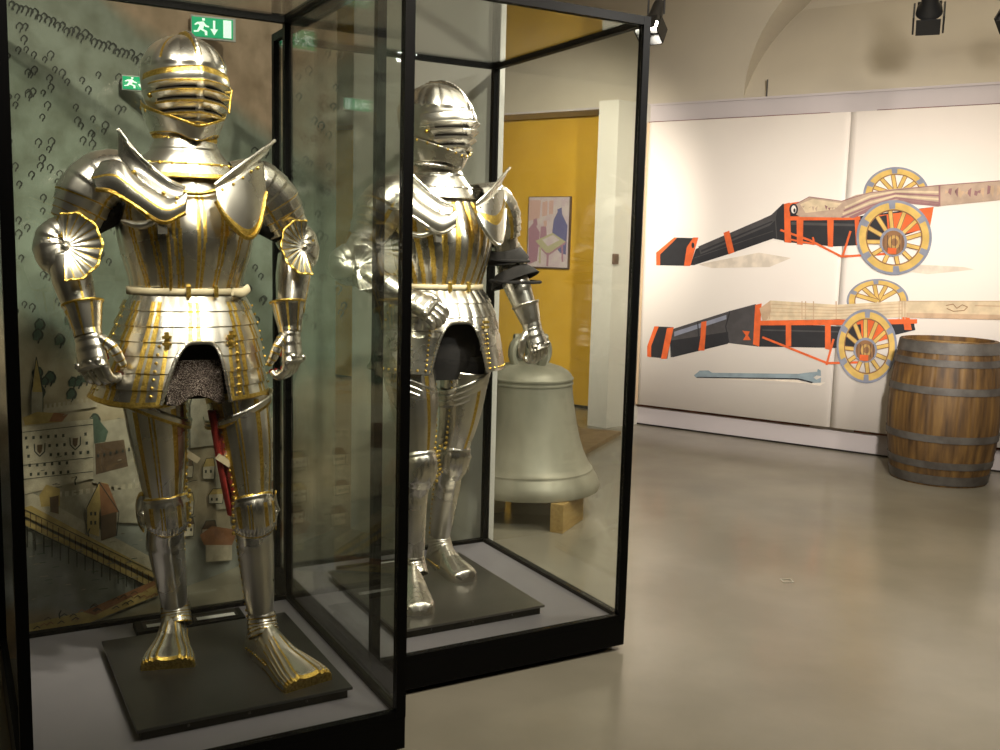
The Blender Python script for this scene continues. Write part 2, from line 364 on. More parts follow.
for i in range(30):
    x = rs.uniform(30, 160); y = 632-(x-30)*.30+rs.uniform(-8, 2); low.append((rs.choice(['brown', 'roof', 'dark']), 'L', .9, [(x, y), (x+4, y-3), (x+7, y-1)]))
ink('bridge_print', low, .0165, .00006)

# exit signs: solid stand-ins added on the map wall for reflections in the glass
def exit_sign_standin(px, label, w_, h_, cut=None):
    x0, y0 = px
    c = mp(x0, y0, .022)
    e = empty('exit_sign_standin', c, .36, label, 'exit sign', 'green exit sign stand-ins behind the left armour')
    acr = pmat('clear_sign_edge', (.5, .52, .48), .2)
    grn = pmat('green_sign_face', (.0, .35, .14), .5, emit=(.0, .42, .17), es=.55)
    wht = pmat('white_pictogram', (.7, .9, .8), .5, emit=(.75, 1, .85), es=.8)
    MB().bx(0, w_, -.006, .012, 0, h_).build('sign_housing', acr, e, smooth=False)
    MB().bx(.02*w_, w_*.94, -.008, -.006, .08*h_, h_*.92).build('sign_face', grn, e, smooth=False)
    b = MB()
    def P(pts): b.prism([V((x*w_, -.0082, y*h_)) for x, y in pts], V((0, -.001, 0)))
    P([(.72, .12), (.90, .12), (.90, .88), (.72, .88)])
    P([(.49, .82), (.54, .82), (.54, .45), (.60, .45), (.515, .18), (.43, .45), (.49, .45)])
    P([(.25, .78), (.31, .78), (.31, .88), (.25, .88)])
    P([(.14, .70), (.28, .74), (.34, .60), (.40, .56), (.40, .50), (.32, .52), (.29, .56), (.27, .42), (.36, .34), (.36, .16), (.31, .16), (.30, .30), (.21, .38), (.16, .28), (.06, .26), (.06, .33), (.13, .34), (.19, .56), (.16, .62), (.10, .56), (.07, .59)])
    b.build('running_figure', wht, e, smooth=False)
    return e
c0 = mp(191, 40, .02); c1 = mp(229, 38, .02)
exit_sign_standin((191, 38), 'larger green exit sign stand-in with running figure, upper right of the left helmet', .165, .086)
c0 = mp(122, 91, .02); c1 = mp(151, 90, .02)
exit_sign_standin((122, 90), 'smaller green exit sign stand-in partly hidden behind the left helmet', .125, .052)

# ------------------------------------------------------------------ book shaped cannon panel
PP = W0+WN*.08
def pp(x, y, d=0): return at(x, y, PP+WN*d, WN)
def sz(P): return ((P-W0).dot(WT), P.z)
book = empty('cannon_picture_book', wp(1.5, 0, 0), 0, 'huge open book panel on the wall showing two cannons and a wrench', 'wall panel')
BI = Matrix.Translation(-wp(1.5, 0, 0))
def bslab(b, s0, s1, d0, d1, z0, z1, mat=0): return b.box(BI @ wp((s0+s1)/2, (d0+d1)/2, (z0+z1)/2), ((s1-s0)/2, (d1-d0)/2, (z1-z0)/2), (WT, WN, Z), mat)
M['cover'] = pmat('dark_red_leather', (.10, .025, .015), .5, 0, (.16, .05, .03), 6)
M['page'] = pmat('cream_printed_page', (.86, .80, .72), .75, 0, (.83, .76, .69), .9)
M['edge'] = pmat('page_edges', (.62, .46, .30), .8, 0, (.5, .36, .22), 40, stretch=(30, 30, 1))
GS = 1.56
b = MB(); bslab(b, .0, 1.40, .0, .03, .155, 2.40); bslab(b, 1.72, 4.6, 0, .03, .155, 2.40); b.build('book_cover', M['cover'], book, smooth=False)
b = MB(); bslab(b, .012, .05, .03, .075, .175, 2.388); b.build('page_block', M['edge'], book, smooth=False)
def page(s0, s1, lo, hi):
    b = MB()
    def f(u, v):
        s = s0+(s1-s0)*u; dg = abs(s-GS)
        d = .08-.007*math.exp(-dg/.012)
        z = .178+(hi-.178)*v
        return BI @ wp(s, d, z)
    b.grid(f, 60, 2)
    return b.build('page', M['page'], book, solid=.045, off=-1 if True else 1)
page(.035, GS, .178, 2.388); page(GS, 4.6, .178, 2.388)
COL = {k: pmat('print_'+k, c, .75, 0, tuple(q*.8 for q in c), 14) for k, c in dict(
    black=(.022, .022, .025), dgrey=(.07, .065, .065), orange=(.80, .14, .03), yellow=(.72, .48, .13), steel=(.27, .29, .36), hub=(.28, .14, .06), bronze=(.52, .38, .28), mauve=(.33, .17, .17), cream=(.72, .58, .38), tan=(.60, .42, .27), page=(.86, .80, .72), wrench=(.26, .33, .36), shadow=(.80, .70, .57), wood=(.55, .33, .10)).items()}
CK = list(COL); CM = list(COL.values())
class Art:
    def __init__(s, base=.0805): s.b = MB(); s.n = 0; s.base = base-.08
    def c(s, x, y):
        P = pp(640+x/2.778, 150+y/2.778, s.base+.0009+.00011*s.n)
        if (P-W0).dot(WT) > 4.59: P = P
        return BI @ P
    def P(s, k, pts): s.n += 1; s.b.poly([s.c(x, y) for x, y in pts], CK.index(k)); return s
    def L(s, k, w, pts):
        s.n += 1
        for (x0, y0), (x1, y1) in zip(pts, pts[1:]):
            l = math.hypot(x1-x0, y1-y0) or 1; nx, ny = -(y1-y0)/l*w/2, (x1-x0)/l*w/2
            s.b.poly([s.c(x0+nx, y0+ny), s.c(x1+nx, y1+ny), s.c(x1-nx, y1-ny), s.c(x0-nx, y0-ny)], CK.index(k))
        return s
    def ring(s, k, cx, cy, rx, ry, q, a0=0, a1=360):
        s.n += 1; N = 60
        for i in range(N):
            A = R(a0+(a1-a0)*i/N); B = R(a0+(a1-a0)*(i+1)/N)
            s.b.poly([s.c(cx+rx*math.cos(A), cy-ry*math.sin(A)), s.c(cx+rx*math.cos(B), cy-ry*math.sin(B)), s.c(cx+q*rx*math.cos(B), cy-q*ry*math.sin(B)), s.c(cx+q*rx*math.cos(A), cy-q*ry*math.sin(A))], CK.index(k))
        return s
    def disc(s, k, cx, cy, rx, ry): return s.P(k, [(cx+rx*math.cos(2*PI*i/30), cy-ry*math.sin(2*PI*i/30)) for i in range(30)])
    def wheel(s, cx, cy, rx, ry, hx, hy, hr, fel='yellow', a0=0, a1=360, back=False, rot=8):
        if not back: s.P('orange', [(cx-rx*.75, cy-ry*.55), (cx+rx*.6, cy-ry*.72), (cx+rx*.7, cy-ry*.2), (cx-rx*.1, cy)]); s.P('black', [(cx-rx*.7, cy-ry*.5), (cx-rx*.2, cy-ry*.6), (cx-rx*.15, cy+.02*ry), (cx-rx*.7, cy+.1*ry)])
        for i in range(12):
            a = R(i*30+rot)
            if back and not (20 < (i*30+rot) % 360 < 160): continue
            x1, y1 = cx+rx*.8*math.cos(a), cy-ry*.8*math.sin(a)
            s.L('hub', 13, [(hx, hy), (x1, y1)]); s.L('yellow', 9, [(hx, hy), (x1, y1)])
        s.ring('hub', cx, cy, rx*.97, ry*.97, .74, a0, a1); s.ring(fel, cx, cy, rx*.94, ry*.94, .8, a0, a1); s.ring('steel', cx, cy, rx, ry, .93, a0, a1)
        for i in range(6):
            a = i*60+rot+20
            if back and not (10 < a % 360 < 165): continue
            s.ring('steel', cx, cy, rx*.98, ry*.98, .78, a, a+11)
        if not back:
            s.disc('steel', hx, hy, hr, hr*1.05); s.disc('hub', hx, hy+2, hr*.82, hr*.9); s.disc('wood', hx+2, hy, hr*.45, hr*.5); s.disc('hub', hx+3, hy, hr*.25, hr*.28)
            for i in range(6): s.L('black', 1.5, [(hx-hr*.7+i*hr*.28, hy-hr*.5), (hx-hr*.7+i*hr*.28, hy+hr*.6)])
            s.L('orange', 16, [(hx-16, hy+hr*.62), (hx+8, hy+hr*.66)])
        return s
    def build(s, name): return s.b.build(name, CM, book, smooth=False)
A = Art()
A.P('shadow', [(720, 335), (770, 318), (900, 325), (930, 332), (800, 345)]).P('shadow', [(160, 318), (330, 285), (420, 300), (360, 325), (200, 328)])
A.wheel(712, 125, 92, 78, 712, 125, 20, back=True, a0=-5, a1=185)
A.P('black', [(45, 320), (45, 285), (95, 243), (160, 245), (140, 322)])
A.P('black', [(140, 320), (155, 275), (365, 180), (398, 148), (400, 252), (370, 246), (250, 288), (150, 320)])
A.P('dgrey', [(162, 268), (362, 182), (382, 165), (376, 195), (360, 210), (168, 290)]).P('black', [(170, 278), (368, 196), (368, 200), (170, 284)])
A.P('black', [(398, 150), (600, 185), (612, 264), (540, 268), (400, 255)]).P('dgrey', [(420, 200), (600, 205), (600, 212), (420, 208)])
A.P('black', [(600, 185), (815, 158), (806, 212), (700, 250), (606, 265)]).P('orange', [(770, 165), (816, 158), (806, 212), (780, 200)])
A.L('dgrey', 3, [(375, 175), (380, 248)]).L('dgrey', 2, [(150, 300), (370, 225)])
for q in ([(45, 320), (45, 285), (95, 243), (104, 243), (56, 290), (56, 320)], [(130, 270), (148, 243), (162, 243), (140, 322), (122, 322)], [(232, 230), (248, 224), (262, 284), (246, 290)], [(400, 150), (416, 146), (420, 258), (402, 256)], [(400, 150), (446, 143), (446, 152), (404, 160)], [(435, 188), (454, 190), (452, 264), (436, 262)], [(520, 192), (538, 194), (536, 270), (522, 268)], [(596, 188), (608, 186), (614, 262), (600, 264)], [(400, 184), (612, 184), (612, 194), (402, 196)]): A.P('orange', q)
A.L('orange', 6, [(390, 222), (470, 250), (560, 296), (690, 288)]).L('orange', 6, [(585, 225), (562, 298)]).L('orange', 5, [(405, 246), (485, 262), (480, 242)])
A.disc('orange', 147, 265, 8, 14).disc('black', 147, 265, 4, 8)
A.P('bronze', [(430, 152), (470, 130), (560, 142), (600, 125), (640, 118), (700, 108), (830, 98), (1070, 80), (1075, 132), (830, 156), (720, 138), (640, 160), (580, 188), (445, 186), (416, 168)])
A.P('cream', [(445, 150), (480, 136), (560, 148), (540, 165), (460, 175)])
for i in range(4): A.L('mauve' if i % 2 == 0 else 'cream', 5, [(560+i*3, 187-i*9), (640, 155-i*9), (710, 133-i*6), (830, 147-i*10)])
A.P('mauve', [(580, 186), (640, 158), (720, 137), (830, 150), (830, 157), (720, 146), (640, 170), (590, 190)])
for i in range(26): A.P(random.choice(['bronze', 'mauve', 'tan']), [(840+i*9, 104-i*.6+random.uniform(0, 22)), (849+i*9, 102-i*.6+random.uniform(0, 20)), (846+i*9, 116+random.uniform(0, 20)), (838+i*9, 112+random.uniform(0, 20))])
for i in range(12): A.P(random.choice(['cream', 'mauve', 'bronze']), [(450+i*9, 150+random.uniform(0, 12)), (458+i*9, 152+random.uniform(0, 12)), (454+i*9, 160+random.uniform(0, 12))])
A.L('mauve', 2, [(430, 152), (470, 130), (560, 142), (640, 118), (830, 98), (1070, 80)]).L('mauve', 5, [(832, 98), (832, 156)])
A.disc('black', 427, 165, 12, 16).disc('page', 427, 165, 7, 11).disc('black', 429, 168, 3, 6)
A.wheel(706, 243, 105, 104, 704, 256, 38)
A.build('upper_cannon_print')
A = Art()
A.P('shadow', [(690, 640), (780, 625), (820, 640), (740, 648)])
A.wheel(660, 420, 86, 62, 660, 420, 20, back=True, a0=-10, a1=190)
A.P('black', [(20, 574), (20, 545), (40, 490), (92, 492), (76, 580)]).P('dgrey', [(85, 576), (82, 500), (250, 447), (322, 428), (328, 546), (245, 536), (150, 560)])
A.P('steel', [(95, 505), (240, 458), (240, 470), (95, 518)]).P('black', [(82, 530), (245, 505), (245, 538), (90, 576)]).L('black', 3, [(250, 447), (238, 490), (247, 536)]).L('black', 3, [(160, 475), (165, 550)])
A.P('orange', [(284, 502), (305, 504), (300, 515), (308, 528), (286, 528), (294, 515)])
A.P('black', [(325, 480), (560, 490), (640, 480), (760, 475), (765, 500), (560, 550), (330, 546)]).L('dgrey', 4, [(340, 500), (550, 505)])
for q in ([(20, 574), (20, 545), (40, 490), (52, 490), (31, 545), (31, 576)], [(75, 495), (94, 492), (74, 580), (58, 580)], [(170, 478), (185, 475), (179, 557), (162, 557), (168, 520)], [(320, 430), (338, 426), (331, 546), (314, 540)], [(405, 484), (420, 485), (420, 546), (405, 545)], [(514, 486), (530, 486), (530, 556), (514, 552)], [(332, 474), (640, 470), (770, 470), (770, 482), (640, 486), (332, 487)], [(725, 440), (745, 440), (755, 500), (735, 500)]): A.P('orange', q)
A.L('orange', 6, [(340, 520), (440, 560), (520, 592), (610, 590)]).L('orange', 6, [(538, 525), (518, 597)])
A.P('cream', [(332, 440), (362, 418), (545, 430), (720, 420), (1100, 420), (1100, 474), (740, 464), (560, 470), (340, 474)])
for i in range(4): A.L('tan', 2, [(360, 428+i*11), (545, 438+i*8), (730, 427+i*9)])
for x in (360, 450, 460, 482, 545, 720, 728, 736): A.L('tan', 3, [(x, 420), (x, 470)])
A.P('tan', [(332, 440), (362, 418), (364, 450), (352, 472), (340, 474)]).P('tan', [(740, 452), (1100, 460), (1100, 474), (740, 466)])
A.L('tan', 2, [(720, 420), (1100, 420)]).L('hub', 2, [(850, 432), (870, 428), (880, 440), (895, 430), (910, 436), (900, 446), (870, 448), (852, 440)]).L('tan', 3, [(930, 432), (1080, 436)])
A.wheel(630, 545, 84, 103, 626, 556, 33, rot=3)
A.build('lower_cannon_print')
A = Art()
A.P('shadow', [(160, 632), (420, 634), (470, 650), (515, 645), (500, 655), (430, 645)])
A.P('wrench', [(150, 626), (166, 613), (190, 612), (200, 619), (440, 622), (470, 618), (492, 616), (494, 608), (502, 612), (503, 628), (490, 626), (482, 632), (490, 638), (503, 632), (502, 646), (478, 647), (440, 637), (155, 632)])
A.P('black', [(160, 630), (440, 634), (480, 644), (478, 648), (438, 638), (156, 633)])
A.build('wrench_print')

# ------------------------------------------------------------------ framed print on yellow wall
def yp(x, y): return at(x, y, Y0+WN*.02, WN)
c = (yp(528, 268)+yp(570, 196))/2
fp = empty('framed_print', c, math.atan2(WT.y, WT.x), 'small print of figures around a table hung on the yellow wall', 'picture')
w2 = (yp(570, 230)-yp(528, 230)).length/2; h2 = abs(yp(550, 196).z-yp(550, 268).z)/2
MB().bx(-w2, w2, -.005, .02, -h2, h2).build('picture_frame', pmat('thin_brown_frame', (.12, .07, .05), .5), fp, smooth=False)
pb = MB(); pc = [pmat('print_lilac', (.62, .48, .50), .8, 0, (.68, .58, .55), 12), pmat('print_blue', (.16, .15, .30), .8), pmat('print_mauve', (.42, .22, .28), .8), pmat('print_table', (.50, .46, .28), .8), pmat('print_pink', (.66, .42, .36), .8)]
def q(k, pts, d): pb.poly([V((-w2+x*2*w2, -.006-d*.0004, h2-y*2*h2)) for x, y in pts], k)
pb.bx(-w2+.006, w2-.012, -.006, -.004, -h2+.012, h2-.006)
q(4, [(.02, .05), (.3, .05), (.28, .3), (.02, .34)], 1); q(2, [(.05, .95), (.02, .45), (.15, .36), (.3, .5), (.25, .9)], 2); q(2, [(.13, .32), (.22, .30), (.24, .40), (.14, .42)], 3)
q(2, [(.3, .62), (.32, .42), (.44, .40), (.48, .6)], 2.5); q(1, [(.58, .62), (.62, .32), (.72, .2), (.82, .25), (.95, .4), (.93, .8), (.8, .78)], 3); q(1, [(.7, .18), (.8, .15), (.82, .27), (.72, .28)], 4)
q(4, [(.34, .08), (.46, .06), (.46, .26), (.34, .28)], 1); q(4, [(.50, .06), (.6, .05), (.6, .24), (.5, .25)], 1); q(4, [(.38, .34), (.46, .33), (.46, .41), (.39, .42)], 3.5); q(0, [(.36, .60), (.62, .53), (.78, .60), (.5, .69)], 5.6); q(2, [(.2, .62), (.5, .8), (.5, .83), (.2, .65)], 5.5); q(2, [(.5, .8), (.92, .62), (.92, .65), (.5, .83)], 5.5)
q(3, [(.2, .62), (.6, .5), (.92, .62), (.5, .8)], 5); q(3, [(.3, .7), (.34, .7), (.34, .93), (.3, .93)], 6); q(2, [(.48, .78), (.53, .78), (.53, .97), (.48, .97)], 6); q(2, [(.82, .68), (.86, .68), (.88, .9), (.84, .9)], 6)
pb.build('print_sheet', pc, fp, smooth=False)
# wall switch on the pier
sn = V((p1.y-p0.y, p0.x-p1.x, 0)).normalized()
sd = (p1-p0).normalized()
sw = at(615, 259, p0+sn*.004, sn)
ws = empty('wall_switch', sw, math.atan2(sd.y, sd.x), 'small brown wall switch on the white pier beside the yellow alcove', 'switch')
MB().bx(-.03, .03, -.012, .004, -.04, .04).build('switch_plate', pmat('brown_switch', (.16, .10, .07), .5), ws, smooth=False, bevel=.003)
MB().bx(-.016, .016, -.018, -.012, -.024, .024).build('rocker', pmat('brown_rocker', (.12, .08, .05), .5), ws, smooth=False)
# conduit on the vault
cp_ = at(768, 97, wp(0, -.02), WN); cq = cp_+Z*.13
tag(MB().tube([cp_+WN*.03, cp_+WN*.03+Z*.12], .006, 8, curve=False).build('cable_conduit', M['dim']), 'thin grey cable conduit stub above the open book panel', 'conduit')

# ------------------------------------------------------------------ board on floor, floor marker
bp = [(560, 426), (621, 431), (584, 451), (540, 470), (470, 455)]
fl = [at(x, y, V((0, 0, .03)), Z) for x, y in bp]
tag(MB().prism([V((p.x, p.y, 0)) for p in fl], Z*.03).build('floor_board', M['mat'], smooth=False), 'flat brown board lying on the floor behind the bell', 'board')
c = at(787, 581, V((0, 0, 0)), Z)
k = MB(); 
for (dx, dy, hx, hy) in ((0, .022, .024, .003), (0, -.022, .024, .003), (.022, 0, .003, .024), (-.022, 0, .003, .024)): k.box(c+V((dx, dy, .0012)), (hx, hy, .001))
tag(k.build('floor_marker', pmat('pale_marker', (.62, .58, .48), .6), smooth=False), 'tiny pale square marker outline stuck on the open floor', 'marker')

# ------------------------------------------------------------------ display cases
def display_case(fr, label, dz=0):
    W_, D_, ZB, ZT, T = .927, 1.01, .115, 2.143, .0135
    rz = YAW
    e = empty('display_case', fr-EX*W_/2+EY*D_/2, rz, label, 'display case', 'tall glass display cases')
    hx, hy = W_/2, D_/2
    MB().bx(-hx-T, hx+T, -hy-T, hy+T, .018, ZB-.006).build('base', M['frame'], e, smooth=False, bevel=.003)
    MB().bx(-hx+.03, hx-.03, -hy+.03, hy-.03, 0, .018).build('plinth_foot', M['frame'], e, smooth=False)
    MB().bx(-hx+T, hx-T, -hy+T, hy-T, ZB-.006, ZB).build('deck', M['deck'], e, smooth=False)
    for sx in (-1, 1):
        for sy in (-1, 1):
            MB().bx(sx*hx-T, sx*hx+T, sy*hy-T, sy*hy+T, ZB-.006, ZT+T).build('post', M['frame'], e, smooth=False)
    for z_ in (ZB+.004, ZT):
        h = T if z_ > 1 else .01
        for sx in (-1, 1):
            MB().bx(sx*hx-T*.96, sx*hx+T*.96, -hy+T, hy-T, z_-h, z_+h).build('side_rail', M['frame'], e, smooth=False)
        for sy in (-1, 1):
            MB().bx(-hx+T, hx-T, sy*hy-T*.96, sy*hy+T*.96, z_-h, z_+h).build('cross_rail', M['frame'], e, smooth=False)
    g = .003
    for sx in (-1, 1): MB().bx(sx*hx-g, sx*hx+g, -hy+T, hy-T, ZB+.014, ZT-T).build('glass_pane', M['glass'], e, smooth=False)
    for sy in (-1, 1): MB().bx(-hx+T, hx-T, sy*hy-g, sy*hy+g, ZB+.014, ZT-T).build('glass_pane', M['glass'], e, smooth=False)
    MB().bx(-hx+T, hx-T, -hy+T, hy-T, ZT-g, ZT+g).build('glass_top', M['glass'], e, smooth=False)
    return e
FR1 = V((-.254, 2.6, 0)); FR2 = V((.4445, 3.369, 0))
display_case(FR1, 'nearer black framed glass display case at left, around the gilded armour')
display_case(FR2, 'farther black framed glass display case, around the armour in front of the bell')
DK = .115
def pedestal(fr, x0, x1, y0, y1, label, mat):
    c = fr+EX*(x0+x1)/2+EY*(y0+y1)/2
    e = empty('mounting_plate', c+Z*DK, YAW, label, 'plate', 'dark steel plates under the armours')
    hx, hy = (x1-x0)/2, (y1-y0)/2
    MB().bx(-hx, hx, -hy, hy, .026, .035).build('plate_top', mat, e, smooth=False, bevel=.002)
    b = MB().bx(-hx+.012, hx-.012, -hy+.012, hy-.012, 0, .026)
    b.build('plate_base', M['frame'], e, smooth=False)
    for t in (-.55, 0, .55): MB().ball((t*hx, -hy+.012, .015), .004, 0, 8).build('screw', M['plate'], e)
    return e
pedestal(FR1, -.665, -.08, .145, .79, 'black steel plate under the gilded armour in the nearer case', M['plate'])
pedestal(FR2, -.79, -.225, .14, .81, 'grey steel plate under the armour in the farther case', M['plate2'])
def holder(c, w, d, label, cards):
    c = V((c.x, c.y, 0))
    e = empty('label_holder', c+Z*DK, YAW-.03, label, 'label holder', 'black label holders behind the feet')
    MB().bx(-w/2, w/2, -d/2, d/2, 0, .02).build('tray', M['frame'], e, smooth=False, bevel=.002)
    for x0, x1 in cards:
        MB().bx(x0, x1, -d*.33, d*.33, .02, .0225).build('card', M['dark'], e, smooth=False)
        MB().bx(x0+.01, x1-.01, -d*.33+.006, -d*.02, .0225, .0235).build('light_strip', M['white'], e, smooth=False)
        MB().bx(x0, x1, d*.25, d*.33, .0225, .0245).build('rim', M['plate'], e, smooth=False)
    return e
holder(at(190, 622, Z*(DK+.01), Z), .35, .10, 'black label tray with white card behind the feet in the nearer case', [(-.15, -.07), (.01, .155)])
holder(at(370, 567, Z*(DK+.01), Z), .26, .07, 'black label tray with white card behind the feet in the farther case', [(.0, .12)])
ld = at(420, 594, Z*(DK+.035), Z)

# ------------------------------------------------------------------ bell
BC = V((.155, 5.17, 0))
bell = empty('church_bell', BC, .3, 'large green-grey bronze bell standing on timber blocks behind the farther case', 'bell')
prof = [(.0, .81), (.06, .81), (.12, .80), (.17, .785), (.205, .765), (.222, .745), (.226, .735), (.232, .732), (.232, .724), (.226, .721), (.226, .71), (.231, .707), (.231, .70), (.226, .697), (.230, .65), (.240, .58), (.255, .5), (.273, .42), (.296, .35), (.324, .29), (.340, .262), (.347, .26), (.348, .25), (.350, .247), (.373, .215), (.383, .19), (.388, .165), (.383, .15), (.373, .148), (.35, .16), (.29, .26), (.25, .38), (.215, .55), (.19, .70), (.10, .74), (0, .745)]
MB().lathe(prof, 96).build('bell_body', M['bell'], bell, ang=50)
h = MB()
for k in range(4):
    a = k*PI/2+.3; d = V((math.cos(a), math.sin(a), 0))
    h.tube([d*.09+Z*.79, d*.115+Z*.85, d*.10+Z*.91, d*.04+Z*.94, Z*.93], [(0, .020, .026), (1, .020, .026)], 10, front=V((-d.y, d.x, 0)))
h.tube([V((0, -.02, .79)), V((0, -.02, .94))], .035, 12)
h.tube([V((-.09, 0, .93)), V((.09, 0, .93))], .026, 12)
h.build('crown_loops', M['bell'], bell)
for (cx, cy, hx, hy, rz_) in ((.36, 4.93, .15, .035, 1.15), (-.1, 5.12, .15, .04, .6), (.2, 5.45, .12, .04, 2.5)):
    e = MB().bx(-hx, hx, -hy, hy, 0, .147).build('timber_block', M['oak'], smooth=False, bevel=.003)
    e.location = (cx, cy, 0); e.rotation_euler = (0, 0, rz_)
    tag(e, {.36: 'pale timber block under the right front rim of the bell', -.1: 'timber block under the left side of the bell', .2: 'timber block under the far side of the bell'}[cx], 'wooden block', 'timber blocks under the bell')

# ------------------------------------------------------------------ oak barrel
def woodmat():
    mt, nt, b = newmat('weathered_oak_staves'); b.inputs['Roughness'].default_value = .6; L = nt.links.new
    tc = nt.nodes.new('ShaderNodeTexCoord'); mpn = nt.nodes.new('ShaderNodeMapping'); mpn.inputs['Scale'].default_value = (14, 14, 1.6); L(tc.outputs['Object'], mpn.inputs[0])
    n = nt.nodes.new('ShaderNodeTexNoise'); n.inputs['Scale'].default_value = 1.6; n.inputs['Detail'].default_value = 8; L(mpn.outputs[0], n.inputs['Vector'])
    r = nt.nodes.new('ShaderNodeValToRGB'); e = r.color_ramp.elements
    e[0].position = .3; e[0].color = (.04, .021, .008, 1); e[1].position = .7; e[1].color = (.20, .11, .028, 1)
    k = e.new(.5); k.color = (.115, .06, .017, 1)
    L(n.outputs['Fac'], r.inputs[0]); L(r.outputs[0], b.inputs['Base Color'])
    bp_ = nt.nodes.new('ShaderNodeBump'); bp_.inputs['Strength'].default_value = .4; bp_.inputs['Distance'].default_value = .004; L(n.outputs['Fac'], bp_.inputs['Height']); L(bp_.outputs[0], b.inputs['Normal'])
    return mt
KC = V((2.822, 6.27, 0))
bar = empty('oak_barrel', KC+V((.012, 0, 0)), .2, 'old oak barrel with grey iron hoops standing upright in front of the book panel', 'barrel')
def brad(z): return .284+.050*math.sin(PI*z/.91)
NS = 26
def bf(u, v):
    z = .91*v; fr_ = (u*NS) % 1
    r = brad(z)-(.0035 if (fr_ < .07 or fr_ > .93) else 0)
    return V((r*math.cos(2*PI*u), r*math.sin(2*PI*u), z))
b = MB().grid(bf, NS*9, 24, 0, True)
b.grid(lambda u, v: V(((brad(.91)-.001-.02*v)*math.cos(2*PI*u), (brad(.91)-.001-.02*v)*math.sin(2*PI*u), .91)), 96, 1, 0, True)
b.grid(lambda u, v: V(((brad(.91)-.021)*math.cos(2*PI*u), (brad(.91)-.021)*math.sin(2*PI*u), 0.91-.05*v)), 96, 1, 0, True)
b.build('staves', woodmat(), bar, ang=60)
MB().lathe([(0, .865), (.272, .865), (.272, .88), (0, .88)], 64).build('barrel_head', pmat('barrel_head_oak', (.40, .25, .07), .6, 0, (.30, .17, .04), 5, stretch=(1, 9, 1)), bar)
hm = pmat('dull_hoop_iron', (.13, .12, .105), .6, .3, (.08, .07, .06), 9, .2, 50)
for z0, z1 in ((.835, .905), (.758, .80), (.585, .63), (.285, .33), (.115, .16), (.012, .07)):
    MB().lathe([(brad(z0)+.0, z0), (brad(z0)+.006, z0), (brad((z0+z1)/2)+.006, (z0+z1)/2), (brad(z1)+.006, z1), (brad(z1), z1)], 96).build('hoop', hm, bar, ang=50)
bar.scale = (1, 1, .985)

# ------------------------------------------------------------------ suits of armour  (local frame: X to the viewer's right, -Y forwards, Z up)
S_, G_, D_, L_, R_, B_ = range(6)
def saw(x): return x-math.floor(x)
def bands(angs, w=2.2, gap=1.2):
    def f(a):
        a = (a+180) % 360-180
        return any(gap/2 < abs(a-c) < gap/2+w for c in angs)
    return f
def shell(b, rings, th, nu, nv, mod=None, mat=0, cx=0, cy=0, close=False):
    """rings: (z, rx, rfront, rback, dx)"""
    zs = [r[0] for r in rings]; n = len(rings)-1
    def fn(u, v):
        q = cat([V(r[:4]) for r in rings], v); dx = cat([V((r[4] if len(r) > 4 else 0, 0, 0)) for r in rings], v).x
        a = R(th[0]+(th[1]-th[0])*u); return q, dx, a
    def g(u, v):
        q = cat4(rings, v); a = R(th[0]+(th[1]-th[0])*u)
        k = mod(math.degrees(a), v) if mod else 0
        ry = q[2] if math.cos(a) > 0 else q[3]
        return V((cx+q[4]+(q[1]+k)*math.sin(a), cy-(ry+k)*math.cos(a), q[0]))
    b.grid(g, nu, nv, (lambda u, v: mat(th[0]+(th[1]-th[0])*u, v)) if callable(mat) else mat, close)
    return g
def cat4(rings, v):
    a = [V((r[0], r[1], r[2])) for r in rings]; c = [V((r[3], r[4] if len(r) > 4 else 0, 0)) for r in rings]
    p = cat(a, v); q = cat(c, v); return (p.x, p.y, p.z, q.x, q.y)
def edge(b, pts, r=.004, mat=0, n=6, rope=False):
    b.tube(pts, r, n, seg=max(12, 6*len(pts)), mat=mat, front=V((.3, -.9, .31)), curve=True,
           mod=(lambda a, v: .25*r*math.cos(R(a)*2+v*len(pts)*14)) if rope else None)
def ruled(b, A, B, nu, nv, bulge=0, mat=0, out=V((0, -1, .2))):
    A = [V(p) for p in A]; B = [V(p) for p in B]
    b.grid(lambda u, v: cat(A, u).lerp(cat(B, u), v)+out*bulge*math.sin(PI*v)*(.4+.6*math.sin(PI*u)), nu, nv, mat)

